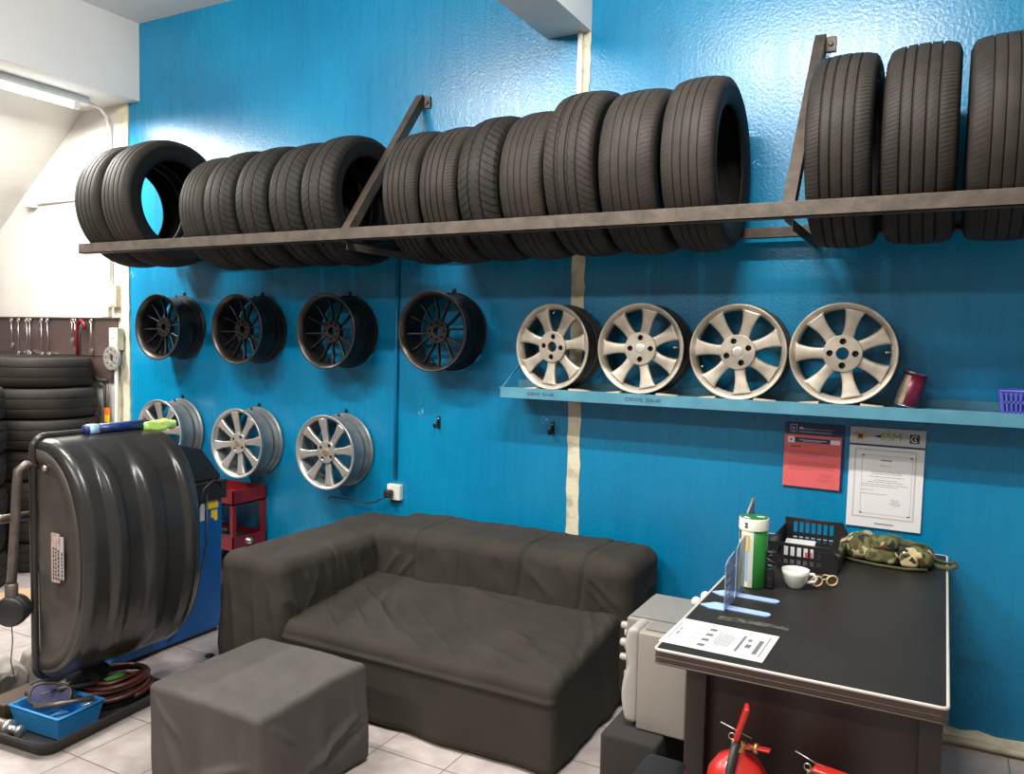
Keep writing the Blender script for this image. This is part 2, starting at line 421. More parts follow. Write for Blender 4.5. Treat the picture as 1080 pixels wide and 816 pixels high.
# ------------------------------------------------------------------ room
CZ = 3.572
struct(MB().box(-9.2, 2.6, -7.5, .2, -.12, 0), 'floor', 'floor')
struct(MB().box(-9.2, 2.6, -7.5, .2, CZ, CZ+.12), 'ceiling', 'white')
struct(MB().box(-4.9, 2.4, 0, .15, 0, CZ), 'wall_back', 'blue')
struct(MB().box(-9.0, -4.9, .0, .15, 0, CZ), 'wall_left', 'white_wall')
struct(MB().box(2.4, 2.55, -7.4, .15, 0, CZ), 'wall_right', 'white_wall')
struct(MB().box(-9.15, -9.0, -7.4, .15, 0, CZ), 'wall_far_left', 'white_wall')
# beams
struct(MB().box(-5.35, -4.768, -6.5, 0, 3.071, CZ), 'trim_1', 'white')
struct(MB().box(-1.777, -1.543, -6.5, 0, 3.013, CZ), 'trim_2', 'white')
# cream strips: wall edge at left, bare plaster strip on the seam
def ragged(x0, x1, z0, z1, y, seed, amp=.004):
    rnd = random.Random(seed); n = 70
    L = [(x0+rnd.uniform(-amp, amp), z0+(z1-z0)*i/n) for i in range(n+1)]
    Rr = [(x1+rnd.uniform(-amp, amp), z0+(z1-z0)*i/n) for i in range(n+1)]
    vs = [(x, yy, z) for yy in (y, -.0002) for x, z in L+Rr]; m = 2*(n+1); fs = []
    for i in range(n):
        fs.append((i, n+1+i, n+2+i, i+1))
        fs.append((i, i+1, m+i+1, m+i)); fs.append((n+1+i, m+n+1+i, m+n+2+i, n+2+i))
    return MB().add(vs, fs)
struct(ragged(-4.985, -4.872, 0, 3.07, -.012, 3), 'trim_3', 'cream')
struct(ragged(-1.612, -1.545, .0, 3.012, -.004, 4), 'trim_4', 'cream')
struct(MB().tube([(-1.592, -.016, 2.0), (-1.592, -.016, 3.01)], .014, 12), 'trim_5', 'pvc')
# skirting with broken plaster and pipe at the right
bb = ragged(0, 1, 0, 1, 0, 1); bb = MB()
rnd = random.Random(5); n = 120; top = [.045+rnd.uniform(-.006, .008) for _ in range(n+1)]
vs, fs = [], []
for i in range(n+1):
    x = -4.8+7.2*i/n
    vs += [(x, -.045, 0), (x, -.045, top[i]-.012), (x, -.035, top[i]), (x, 0, top[i]+.004)]
for i in range(n):
    for k in range(3): a = i*4+k; fs.append((a, a+4, a+5, a+1))
bb.add(vs, fs, 0, True); bb.tube([(-1.2, -.058, .022), (2.38, -.058, .022)], .013, 10)
struct(bb, 'baseboard_back', 'cream')
# stair underside sloping down to the left
st = MB(); dx, dz = -1.0, -.755
A = (-5.32, 3.10); B = (A[0]+3.7*dx, A[1]+3.7*dz)
st.prism([A, B, (B[0], B[1]+.5), (A[0], A[1]+.45)], -2.6, -.001, 'Y')
struct(st, 'trim_6', 'white_wall')
# ------------------------------------------------------------------ lamps
lt = thing('batten_light', 'lit white fluorescent batten fixed under the left ceiling beam', 'ceiling light', (-5.02, -1.1, 3.070))
MB().box(-.028, .028, -.78, .90, -.05, -.001).build('housing', 'pvc', lt, bevel=.004)
MB().tube([(0, -.74, -.075), (0, .80, -.075)], .014, 12).build('tube', 'tube', lt)
for yy in (-.76, .82): MB().box(-.014, .014, yy-.02, yy+.02, -.09, -.049).build('tube_holder', 'pvc', lt)
cd = MB().tube([(-5.02, -.20, 3.045), (-5.03, -.10, 3.03), (-5.04, -.05, 2.99), (-5.045, -.02, 2.90), (-5.05, -.014, 2.7), (-5.05, -.014, 1.86)], .011, 10)
tag(cd.build('conduit', 'pvc'), 'white curved conduit dropping from the lit batten down the white wall', 'conduit')

def area(name, loc, rot, sx, sy, power, col=(1, .97, .92)):
    l = bpy.data.lights.new(name, 'AREA'); l.shape = 'RECTANGLE'; l.size = sx; l.size_y = sy; l.energy = power; l.color = col
    o = bpy.data.objects.new(name, l); COL.objects.link(o); o.location = loc; o.rotation_euler = rot
    return o
area('batten_lamp_under_beam', (-5.02, -1.1, 2.96), (0, 0, 0), .06, 1.5, 150)
area('shop_lamp_right', (-.75, -1.85, 3.36), (rad(26), 0, 0), 1.2, .06, 112)
area('shop_lamp_left', (-3.0, -2.3, 3.34), (rad(42), 0, 0), 1.2, .06, 98)
area('shop_lamp_front', (-2.0, -4.6, 3.40), (rad(20), 0, 0), 2.4, .2, 140)
w = bpy.data.worlds.new('world'); SC.world = w; w.use_nodes = True
w.node_tree.nodes['Background'].inputs[0].default_value = (1, .96, .91, 1)
w.node_tree.nodes['Background'].inputs[1].default_value = .36

# ------------------------------------------------------------------ tyres
def tyre_mesh(name, Ro, W, kind, parent=None, n=180, slick=False):
    hw = W/2; tw = hw*.86; rb = Ro*.665
    gro = {'vee': (-.03, .03), 'rib': (-.05, -.02, .016, .048), 'zig': (-.042, .0, .042), 'worn': (-.045, -.015, .015, .045)}[kind]
    k = W/.20
    if slick: gro = (-.035, .03)
    gd = .0065 if kind != 'worn' else .004; gw = .0036 if kind != 'worn' else .0022
    pts = []   # (r, x, istread)
    def crown(x): return Ro - .010*(abs(x)/tw)**2.2
    pts.append((crown(-tw)-.002, -tw, 1))
    xs = [-tw]
    for g in gro:
        g *= k
        for m_ in (.5,):
            xm = (xs[-1]+g)/2; pts.append((crown(xm), xm, 1))
        pts += [(crown(g-gw)-.0001, g-gw-.0016, 1), (crown(g-gw)-.0005, g-gw, 1), (crown(g)-gd+.0005, g-gw*.8, 0), (crown(g)-gd, g-gw*.6, 0), (crown(g)-gd, g+gw*.6, 0), (crown(g)-gd+.0005, g+gw*.8, 0), (crown(g+gw)-.0005, g+gw, 1), (crown(g+gw)-.0001, g+gw+.0016, 1)]
        xs.append(g)
    pts.append((crown((xs[-1]+tw)/2), (xs[-1]+tw)/2, 1)); pts.append((crown(tw)-.002, tw, 1))
    H = Ro-rb
    def side(sg):
        return [(Ro-.020, sg*hw*.925, 1), (Ro-.032, sg*hw*.965, 1), (Ro-.036, sg*hw*.968, 0), (Ro-H*.36, sg*hw*1.0, 0), (Ro-H*.38, sg*hw*.99, 0), (Ro-H*.62, sg*hw*.985, 0), (Ro-H*.82, sg*hw*.93, 0), (rb+.010, sg*hw*.88, 0), (rb+.002, sg*hw*.84, 0), (rb, sg*hw*.76, 0), (rb+.012, sg*hw*.72, 0), (Ro-H*.6, sg*hw*.90, 0), (Ro-H*.25, sg*hw*.88, 0), (Ro-.016, sg*hw*.70, 0)]
    prof = pts + side(1) + [(Ro-.013, 0, 0)] + side(-1)[::-1]
    def uvf(j, i):
        r, x, t = prof[j]
        return (2*pi*Ro*i/n, x+(10 if t else 0))
    mb = MB(); mb.lathe([(p[0], p[1]) for p in prof], n, 'X', closed=True, uvf=uvf)
    return mb
def rack_tyre(x0, Ro, W, zc, kind, label, rotx=0, group=None, yaw=0.):
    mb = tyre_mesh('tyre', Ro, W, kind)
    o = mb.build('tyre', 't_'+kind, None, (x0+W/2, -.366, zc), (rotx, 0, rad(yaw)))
    return tag(o, label, 'tyre', group)
G = 'tyres standing in the wall rack'
spec = [
 (-4.403, .356, .215, 2.292, 'rib', 'used tyre at the far left end of the wall rack, half behind its neighbour'),
 (-4.157, .362, .225, 2.295, 'rib', 'wide-open tyre second from the left rack end, blue wall seen through its hole'),
 (-3.599, .305, .180, 2.210, 'worn', 'ribbed tyre at the left of the row of five, without diagonal tread cuts'),
 (-3.404, .314, .205, 2.214, 'vee', 'directional-tread tyre right of the plain ribbed one, leftmost with diagonal cuts'),
 (-3.180, .313, .205, 2.219, 'vee', 'directional-tread tyre, second of the four with diagonal cuts'),
 (-2.957, .310, .205, 2.220, 'vee', 'directional-tread tyre, third of the four with diagonal cuts'),
 (-2.738, .320, .200, 2.225, 'vee', 'directional-tread tyre with its dark hole behind the left diagonal brace'),
 (-2.267, .307, .185, 2.210, 'rib', 'narrow ribbed tyre touching the right side of the left brace'),
 (-2.066, .308, .185, 2.210, 'rib', 'narrow ribbed tyre second right of the left brace'),
 (-1.864, .318, .190, 2.224, 'vee', 'tyre with chunky diagonal tread between two narrow ribbed tyres'),
 (-1.663, .316, .200, 2.224, 'worn', 'smooth ribbed tyre just left of the taller zigzag one'),
 (-1.450, .341, .215, 2.256, 'zig', 'taller tyre with zigzag grooves in front of the cream wall strip'),
 (-1.220, .330, .230, 2.246, 'worn', 'broad worn tyre between the zigzag one and the large open one'),
 (-.969, .337, .205, 2.257, 'worn', 'large worn tyre showing its dark hole left of the rack gap'),
 (-.458, .344, .215, 2.261, 'rib', 'finely siped tyre directly right of the right brace'),
 (-.218, .342, .225, 2.264, 'rib', 'finely siped tyre in the middle of the right-hand three'),
 (.030, .340, .235, 2.264, 'worn', 'worn smooth tyre cut by the right edge of the picture'),
]
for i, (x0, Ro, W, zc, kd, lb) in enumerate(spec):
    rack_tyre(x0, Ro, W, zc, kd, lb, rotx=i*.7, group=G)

# ------------------------------------------------------------------ tyre rack
rk = thing('tyre_rack', 'long brown steel wall rack carrying the row of tyres, with diagonal braces', 'rack', (0, 0, 2.0))
X0, X1 = -4.455, 1.5
MB().box(X0, X1, -.645, -.639, -.003, .053).box(X0, X1, -.645, -.60, -.003, .003).build('front_rail', 'rack', rk, bevel=.001)
MB().box(X0, X1, -.075, -.069, .0, .045).box(X0, X1, -.11, -.069, .0, .005).build('back_rail', 'rack', rk, bevel=.001)
def brace(x):
    # angle iron: wall plate upright, diagonal from the wall down to the front rail, horizontal arm
    b = MB()
    y0, z0, y1, z1 = -.02, .83, -.625, .04
    d = Vector((0, y1-y0, z1-z0)); L = d.length; a = math.atan2(d.z, -d.y)
    mx = T(x, y0, z0) @ Matrix.Rotation(-a, 4, 'X')
    # local -Y along the bar
    b.box(-.022, .022, -L, 0, -.004, .002, mx=mx); b.box(.017, .022, -L, 0, -.045, .0, mx=mx)
    b.build('diagonal_brace', 'rack', rk, bevel=.001)
    MB().box(x-.010, x+.020, -.62, 0, -.012, -.006).box(x+.016, x+.020, -.62, 0, -.045, -.006).build('arm', 'rack', rk, bevel=.001)
    MB().box(x+.020, x+.060, -.012, -.0, .76, .82).tube([(x+.040, -.022, .79), (x+.040, -.0, .79)], .011, 6).build('bracket_plate', 'rack', rk, bevel=.001)
for x in (-2.508, -.512): brace(x)
# ------------------------------------------------------------------ wheels
def spokes_mesh(ns, r0, r1, hw, ys, ang=lambda k, r: 0, crown=.0, thick=.018, a0=0., nr=12, nt=6, mid=None):
    mb = MB()
    for k in range(ns):
        vs, fs = [], []
        for i in range(nr+1):
            t = i/nr; r = r0+(r1-r0)*t; A = rad(a0)+ang(k, t); h = hw(t); y = ys(t)
            for j in range(nt+1):
                s = -1+2*j/nt; q = crown*s*s + (mid(t, s) if mid else 0)
                rr = r
                x = rr*cos(A)-s*h*sin(A); z = rr*sin(A)+s*h*cos(A)
                vs.append((x, y+q, z))
            for s in (1, -1):
                x = r*cos(A)-s*h*.85*sin(A); z = r*sin(A)+s*h*.85*cos(A); vs.append((x, y+thick, z))
        m = nt+3
        for i in range(nr):
            for j in range(m):
                a, b = i*m+j, i*m+(j+1) % m; fs.append((a, b, b+m, a+m))
        fs.append(tuple(range(m))); fs.append(tuple(nr*m+j for j in range(m)))
        mb.add(vs, fs, 0, True)
    return mb
def barrel(r, d, lip=.012, ribs=True, outer='rim'):
    """closed thin profile round Y; front at y=-d, back at 0"""
    p = [(r*.885, -d+.030), (r*.90, -d+.012), (r*.955, -d+.005), (r*.985, -d), (r, -d+.003), (r, -d+.009), (r*.972, -d+.014), (r*.935, -d+.018), (r*.925, -d+.034),
         (r*.90, -d+.042), (r*.90, -d*.55), (r*.915, -d*.42), (r*.925, -d*.40), (r*.925, -d*.34), (r*.895, -d*.33), (r*.905, -d*.24), (r*.94, -.034), (r*.955, -.022), (r*.955, -.014), (r*.99, -.010), (r, -.006), (r, -.001),
         (r*.985, 0), (r*.94, -.006), (r*.90, -.02), (r*.87, -d*.3), (r*.87, -d+.045)]
    return p
def make_wheel(name, kind, r, d, label, loc, rot=(0,0,0), group=None):
    w_ = thing(name, label, 'wheel', loc, rot, group)
    C = T(0, 0, r)
    fm, bm_, lm = {'black': ('blackrim', 'blackrim', 'bronzelip'), 'eight': ('silver', 'barrel', 'silver'), 'seven': ('dustsilver', 'darkbarrel', 'dustsilver')}[kind]
    p = barrel(r, d)
    mis = [1]*4+[1]+[1]*3+[0]*(len(p)-8)
    if kind == 'seven': p[0] = (r*.86, -d+.034)
    b = MB(); b.lathe(p, 72, 'Y', closed=True, mx=C, mis=mis); b.build('rim', [bm_, lm], w_)
    if kind == 'black':
        hy = -d+.062
        s = spokes_mesh(12, .052, r*.89, lambda t: .0062+.001*abs(t-.5)-.0015*(t > .8), lambda t: hy-.004-.016*t**2.2, ang=lambda k, t: (k//2)*pi/3+(1 if k % 2 else -1)*(rad(9)+rad(5.5)*min(1, t*1.5)), crown=.006, thick=.02, a0=20)
        hub_r, lugs, lr, lh, bore = .060, 8, .044, .0080, .024
    elif kind == 'eight':
        hy = -d+.026
        def mid(t, s): return .005*(1-min(1, abs(s)*1.6))*sin(pi*min(1, t*1.15)) if abs(s) < .6 else 0
        s = spokes_mesh(8, .052, r*.915, lambda t: .0165+.005*t+.014*max(0, t-.5)**1.3*2.2, lambda t: hy-.004-.012*t, ang=lambda k, t: k*pi/4, crown=.004, thick=.028, a0=8, mid=mid)
        hub_r, lugs, lr, lh, bore = .060, 4, .043, .0125, .020
    else:
        hy = -d+.020
        s = spokes_mesh(7, .062, r*.88, lambda t: .0275-.0075*sin(pi*min(1, t*1.05+.12))+.006*t+.010*max(0, t-.8)*5*max(0, t-.8)*5, lambda t: hy-.002-.010*t, ang=lambda k, t: k*2*pi/7, crown=.0025, thick=.026, a0=180, nr=16)
        hub_r, lugs, lr, lh, bore = .072, 4, .048, .0140, .026
    s.add([], []); s2 = MB(); s2.v, s2.f, s2.mi, s2.sm = [tuple(C @ Vector(v)) for v in s.v], s.f, s.mi, s.sm
    s2.build('spokes', fm, w_)
    la = {'black': 0, 'eight': pi/4+.2, 'seven': pi/2}[kind]
    loops = [circ(hub_r, 40)]+[circ(lh, 16, lr*cos(la+2*pi*i/lugs), lr*sin(la+2*pi*i/lugs)) for i in range(lugs)]
    if bore: loops.append(circ(bore, 28))
    vs, fs = fillcurve(loops, .006, .0015)
    hb = MB(); hb.add(vs, fs, 0, False, C @ T(0, hy-.004, 0))
    hb.lathe([(hub_r*.99, hy), (hub_r*.9, hy+.03), (bore+.002, hy+.035), (bore, hy)], 40, 'Y', mx=C)
    hb.build('hub', fm, w_)
    for i in range(lugs):
        a = la+2*pi*i/lugs
        MB().lathe([(lh*1.02, 0), (lh*.75, .006), (lh*.7, .016), (lh*.45, .017), (.0001, .018)], 14, 'Y', mx=C @ T(lr*cos(a), hy-.004, lr*sin(a))).lathe([(lh*1.2, -.0085), (lh*1.25, -.0065), (lh*1.02, -.003), (lh*.98, -.0085)], 16, 'Y', closed=True, mx=C @ T(lr*cos(a), hy-.002, lr*sin(a))).build('lug_seat', 'lugbare' if kind == 'black' else 'lug', w_)
    # tyre valve near the outer ring
    va = rad({'black': -100, 'eight': 150, 'seven': 3}[kind]); vr = r*.84
    MB().tube([(vr*cos(va), hy+.004, r+vr*sin(va)), ((vr-.014)*cos(va), hy-.014, r+(vr-.014)*sin(va))], .004, 8).build('valve', 'chrome' if kind == 'seven' else 'black', w_)
    return w_
def centre_cap(w_, r, y, cr, m): 
    o = MB().lathe([(cr, .006), (cr, -.003), (cr*.85, -.006), (cr*.5, -.0065), (.0001, -.007)], 32, 'Y', mx=T(0, y, r)).build('centre_cap', m, w_)
    tag(o, 'round centre cap')
GB, GS, GD = 'black wheels hung on the wall', 'eight-spoke silver wheels hung on the wall', 'seven-spoke wheels on the teal shelf'
rb_ = .206
bw = make_wheel('alloy_wheel', 'black', rb_, .20, 'black multi-spoke wheel hung nearest the white wall', (-4.34, -.012, 1.584-rb_), group=GB)
hooks = []
for (x, z, lb) in ((-3.655, 1.578, 'black multi-spoke wheel second from the left in the upper wall row'), (-2.98, 1.576, 'black multi-spoke wheel hung just left of the blue pipe'), (-2.285, 1.585, 'black multi-spoke wheel hung alone right of the blue pipe, valve at its bottom')):
    dup(bw, (x, -.012, z-rb_), (0, rad(random.uniform(-8, 8)), 0) if False else None, lb, GB)
    hooks.append((x, z))
hooks.insert(0, (-4.34, 1.584))
rs_ = .208
sw = make_wheel('alloy_wheel', 'eight', rs_, .178, 'silver eight-spoke wheel hung partly behind the black balancer hood', (-4.358, -.012, .919-rs_), group=GS)
centre_cap(sw, rs_, -.178+.018, .0235, 'cap')
for (x, z, lb) in ((-3.678, .903, 'silver eight-spoke wheel hung in the middle of the lower wall row above the red cart'), (-3.0, .907, 'silver eight-spoke wheel hung nearest the sofa')):
    dup(sw, (x, -.012, z-rs_), None, lb, GS)
SH = 1.316    # shelf top
rh = .203
hw0 = make_wheel('alloy_wheel', 'seven', rh, .145, 'dusty seven-spoke wheel with an open hub beside the maroon tin', (-.361, -.016, SH+.002), (rad(-1.0), 0, 0), GD)
def shelfwheel(x, y, lb, cap, roty=0, yaw=0., z=SH+.002):
    # roll about the wheel's own axis keeps the foot on the shelf
    ang = rad(roty); off = Vector((0, 0, rh)); off2 = Matrix.Rotation(ang, 3, 'Y') @ off
    off2 = Matrix.Rotation(rad(yaw), 3, 'Z') @ off2
    q = dup(hw0, (x-off2.x, y-off2.y, z+rh-off2.z), (rad(-1.0), ang, rad(yaw)), lb, GD)
    if cap: centre_cap(q, rh, -.145+.015, .026, 'silvercap')
    return q
shelfwheel(-.775, -.016, 'dusty seven-spoke wheel with plain round cap, second from the right on the shelf', True, -200.7)
shelfwheel(-1.20, -.016, 'dusty seven-spoke wheel with a square-framed cap, second from the left on the shelf', True, 0, -2)
shelfwheel(-1.62, -.022, 'dusty seven-spoke wheel with an open hub at the left end of the shelf', False, -85, -7)

def wall_hook(x, z, label, group, big=False):
    h = thing('wall_hook', label, 'hook', (x, 0, z), group=group)
    MB().box(-.011, .011, -.006, 0, -.03, .035).build('plate', 'hook', h, bevel=.002)
    MB().tube([(0, -.004, -.005), (0, -.05, -.012), (0, -.065, .0), (0, -.067, .014)] if not big else [(0, -.004, .02), (0, -.03, -.012), (0, -.04, -.022), (0, -.05, -.01), (0, -.052, .0)], .006, 8).build('peg', 'hook', h)
    MB().tube([(0, -.012, .022), (0, 0, .022)], .006, 6).build('screw', 'chrome' if big else 'hook', h)
names = ['nearest the white wall', 'second from the left', 'left of the blue pipe', 'right of the blue pipe']
for (x, z), nm in zip(hooks, names): wall_hook(x, z+rb_-.014, 'small black peg holding the black wheel '+nm, 'pegs holding the hung wheels')
for (x, z), nm in zip(((-4.358, .919), (-3.678, .903), (-3.0, .907)), ('behind the balancer hood', 'above the red cart', 'nearest the sofa')): wall_hook(x, z+rs_-.014, 'small black peg holding the silver wheel '+nm, 'pegs holding the hung wheels')
wall_hook(-2.368, 1.10, 'empty black hook on the blue wall right of the blue pipe', 'empty wall hooks', True)
wall_hook(-1.696, 1.115, 'empty black hook on the blue wall beside the cream strip', 'empty wall hooks', True)

# ------------------------------------------------------------------ teal shelf and what stands on it
sh = thing('wall_shelf', 'long narrow teal steel shelf on the blue wall carrying four silver wheels', 'shelf', (0, 0, SH))
MB().box(-1.89, 1.5, -.19, -.002, -.006, 0).box(-1.89, 1.5, -.194, -.188, -.044, .006).box(-1.89, 1.5, -.006, -.001, -.006, .035).build('shelf_board', 'shelf', sh, bevel=.001)
for x in (-1.888, 1.3):
    MB().prism([(-.186, .0), (-.174, .0), (-.001, .105), (-.001, .115)], x-.003, x+.003, 'X').box(x-.012, x+.003, -.186, -.175, 0, .006).build('end_bracket', 'shelf', sh)
for (x, s_, tx) in ((-1.675, .020, '(DENVIL 20A-60'), (-1.17, .024, '(DENVIL 20A-60')):
    text('handwriting', tx, s_, 'ink', sh, T(x, -.1945, -.020) @ STAND @ Matrix.Shear('XZ', 4, (0, 0)), .0003)
for x, c_ in ((-1.70, 0), (-1.52, 0), (-1.30, 0), (-1.11, 0), (-.87, 0), (-.70, 0), (-.44, 0), (-.27, 0)):
    pass
chocks = [(-1.72, -1.52, 'left-end'), (-1.30, -1.10, 'square-framed cap'), (-.87, -.68, 'round-cap'), (-.455, -.27, 'right-end')]
for a, b_, nm in chocks:
    for s_, x in ((1, a), (-1, b_)):
        mb = MB().prism([(-.05, 0), (.03, 0), (.03, .012), (-.05, .004)] if s_ > 0 else [(-.03, 0), (.05, 0), (.05, .004), (-.03, .012)], -.182, -.10, 'Y')
        o = mb.build('wooden_wedge', 'wood', None, (x-.015*s_, 0, SH+.0005))
        tag(o, 'thin wooden wedge under the %s side of the %s wheel on the shelf' % ('left' if s_ > 0 else 'right', nm), 'wedge', 'wooden wedges under the shelf wheels')
# maroon tin leaning on the right wheel
tin = thing('tin_can', 'open maroon and tan tin tilted against the rightmost shelf wheel', 'tin', (-.128, -.105, SH+.009), (0, rad(14), 0))
MB().lathe([(.0001, 0), (.041, 0), (.0425, .002), (.0425, .134), (.0405, .134), (.0405, .004), (.0001, .004)], 40).build('can_body', 'redcan', tin)
for z in (.002, .133): MB().lathe([(.0425, z-.002), (.044, z), (.0425, z+.002), (.041, z)], 40, closed=True).build('seam_ring', 'chrome', tin)
MB().lathe([(.0428, .006), (.0428, .12)], 16, a0=rad(-185), a1=rad(-105)).build('tan_label', 'tinmetal', tin)
# blue basket
def slat_basket(name, label, loc, L, Wd, H, m, cat='basket', taper=.9, slots=12, rows=2, group=None, rot=(0,0,0), scoop=0.):
    t = thing(name, label, cat, loc, rot, group)
    hl, hwid = L/2, Wd/2
    def wall(p0, p1, q0, q1, n, rows, top_fn=None):
        # bottom corners p0,p1, top q0,q1
        mb = MB(); p0, p1, q0, q1 = map(Vector, (p0, p1, q0, q1)); th = .0025
        nrm = (p1-p0).cross(q0-p0).normalized()*th
        def bar(a, b, wv):
            vs = [a-wv, a+wv, b+wv, b-wv]; vs = vs+[v+nrm for v in vs]
            mb.add([tuple(v) for v in vs], [(0,1,2,3),(7,6,5,4),(0,4,5,1),(1,5,6,2),(2,6,7,3),(3,7,4,0)])
        up = (q0-p0).normalized()
        fr = [0, .10, .48, .56, .94, 1.] if rows == 2 else [0, .18, .82, 1]
        for a, b in zip(fr[0::2], fr[1::2]):
            A0, A1 = p0.lerp(q0, a), p1.lerp(q1, a); B0, B1 = p0.lerp(q0, b), p1.lerp(q1, b)
            vs = [A0, A1, B1, B0]; vs = vs+[v+nrm for v in vs]
            mb.add([tuple(v) for v in vs], [(0,1,2,3),(7,6,5,4),(0,4,5,1),(1,5,6,2),(2,6,7,3),(3,7,4,0)])
        for i in range(n+1):
            f = i/n; wv = (p1-p0)/n*.22 if 0 < i < n else (p1-p0)/n*.35
            bar(p0.lerp(p1, f), q0.lerp(q1, f), wv)
        return mb
    k = taper
    b = [(-hl*k, -hwid*k, .002), (hl*k, -hwid*k, .002), (hl*k, hwid*k, .002), (-hl*k, hwid*k, .002)]
    q = [(-hl, -hwid, H), (hl, -hwid, H), (hl, hwid, H), (-hl, hwid, H)]
    for i in range(4):
        j = (i+1) % 4; n = slots if i % 2 == 0 else max(4, int(slots*Wd/L))
        wall(b[i], b[j], q[i], q[j], n, rows).build('side', m, t)
    MB().box(-hl*k, hl*k, -hwid*k, hwid*k, 0, .003).build('base', m, t)
    MB().tube([(-hl, -hwid, H), (hl, -hwid, H), (hl, hwid, H), (-hl, hwid, H)], .004, 8, closed=True, flat=1.3).build('rim', m, t)
    return t
slat_basket('plastic_basket', 'small periwinkle blue slotted basket at the right end of the teal shelf', (.29, -.10, SH+.001), .21, .14, .085, 'bluebasket', slots=14)

# ------------------------------------------------------------------ wall fittings
tag(MB().tube([(-2.645, -.011, .775), (-2.645, -.011, 2.12)], .010, 10).build('conduit', 'blue'), 'thin blue-painted conduit running up the blue wall from the white socket', 'conduit')
so = thing('wall_socket', 'white wall socket with a black plug above the sofa corner', 'socket', (-2.64, 0, .70))
MB().box(-.043, .043, -.034, 0, -.043, .043).build('face_plate', 'switch', so, bevel=.004)
MB().box(-.032, -.012, -.040, -.033, .006, .028).build('rocker_switch', 'switch', so, bevel=.002)
pl = thing('power_plug', 'black power plug pushed in the white socket, its cable going behind the sofa', 'plug', (-2.655, -.036, .695))
MB().rbox(-.022, .022, -.040, 0, -.024, .020, .008, n=3).build('plug_body', 'cable', pl)
MB().tube([(-.0, -.03, -.015), (-.03, -.045, -.03), (-.07, -.05, -.050), (-.11, -.06, -.058), (-.22, -.06, -.056), (-.30, -.05, -.056), (-.40, -.03, -.060), (-.46, .02, -.09)], .0045, 8).build('cable', 'cable', pl)

# notices
def strip(mb, x0, x1, z0, z1, y, mi=0): mb.box(x0, x1, y-.0004, y, z0, z1, mi)
nb = thing('notice_board', 'navy-headed red paper notice pinned on the blue wall under the shelf', 'notice', (-.474, 0, .951), (0, rad(.6), 0))
MB().box(-.118, .118, -.008, -.001, -.004, .272).build('backing_board', 'navy', nb)
MB().box(-.119, .109, -.0095, -.008, 0, .222).build('red_sheet', 'redpaper', nb)
mb = MB(); strip(mb, -.10, .07, .190, .210, -.0096); mb.build('header_band', 'navy', nb)
mb = MB(); strip(mb, -.105, -.078, .187, .213, -.0101); strip(mb, .065, .103, .190, .208, -.0101); mb.build('paper_patch', 'paper', nb)
mb = MB(); strip(mb, -.096, -.087, .196, .205, -.0105); mb.build('seal', 'redink', nb)
mb = MB(); strip(mb, -.060, .05, .199, .202, -.0101); strip(mb, -.045, .03, .194, .196, -.0101); mb.build('band_lettering', 'lightink', nb)
mb = MB(); rnd = random.Random(2)
for z, xa, xb in ((.150, -.09, .05), (.142, -.09, .085), (.134, -.09, .02), (.105, -.095, .09), (.097, -.095, .09), (.089, -.095, .085), (.081, -.095, .09), (.073, -.095, .0), (.060, .03, .085), (.050, .03, .08), (.038, .02, .085), (.03, .02, .06)):
    x = xa
    while x < xb:
        w_ = rnd.uniform(.006, .02); strip(mb, x, min(x+w_, xb), z, z+.0022, -.0097); x += w_+.003
mb.build('printed_lines', 'redink', nb)
mb = MB(); strip(mb, -.092, -.05, .170, .1745, -.0097); mb.build('heading', 'ink', nb)
mb = MB(); 
for x0, x1, z0, z1 in ((-.098, -.070, .262, .265), (-.098, -.095, .235, .262), (-.073, -.070, .235, .262), (-.092, -.077, .232, .238), (-.09, -.079, .244, .255)): strip(mb, x0, x1, z0, z1, -.0085)
mb.build('crest', 'lightink', nb)
mb = MB()
for x, s_ in ((-.058, .004), (-.052, .007), (-.045, .003)): strip(mb, x-.003, x+.003, .247, .250+s_, -.0085)
rr = random.Random(8); x = -.062
while x < .066:
    w_ = rr.uniform(.004, .010); mb.tube([(x, -.0087, .2485), (x+w_*.5, -.0087, .2465-.001*rr.random()), (x+w_, -.0087, .2485+.003*rr.random())], .0010 if x > -.01 else .0016, 5); x += w_+.0012
mb.build('white_script', 'paper', nb)
mb = MB(); x = -.062
while x < .068:
    w_ = rr.uniform(.004, .009); strip(mb, x, x+w_, .2345, .2375, -.0085); x += w_+.0015
mb.build('small_white_lettering', 'paper', nb)

ct = thing('certificate', 'white framed certificate hanging on the blue wall right of the red notice', 'certificate', (-.1945, 0, .811), (0, rad(.4), 0))
MB().box(-.139, .139, -.010, -.001, 0, .412).build('board', 'paper', ct, bevel=.001)
def band(m, name, *rs):
    mb = MB()
    for (x0, x1, z0, z1, y) in rs: strip(mb, x0, x1, z0, z1, y)
    return mb.build(name, m, ct)
band('lightink', 'header_panel', (-.137, .137, .345, .410, -.0102))
band('navy', 'navy_stripe', (-.139, .139, .336, .344, -.0106))
band('lightink', 'inner_border', (-.118, .112, .04, .325, -.0102))  # pale grey border round the inner sheet
band('paper', 'inner_sheet', (-.112, .106, .046, .318, -.0106))
F_ = (-.088, .098, .058, .300)
band('greyink', 'border_line', (F_[0], F_[1], F_[3]-.001, F_[3], -.0110), (F_[0], F_[1], F_[2], F_[2]+.001, -.0110), (F_[0], F_[0]+.001, F_[2], F_[3], -.0110), (F_[1]-.001, F_[1], F_[2], F_[3], -.0110))
band('navy', 'corner_marks', *[(x-.006, x+.004, z-.003, z+.002, -.0112) for x in (F_[0]+.004, F_[1]-.004) for z in (F_[2]+.002, F_[3]-.002)])
ls = [(-.02, .022, .278, .283, -.0112)]
rnd = random.Random(4)
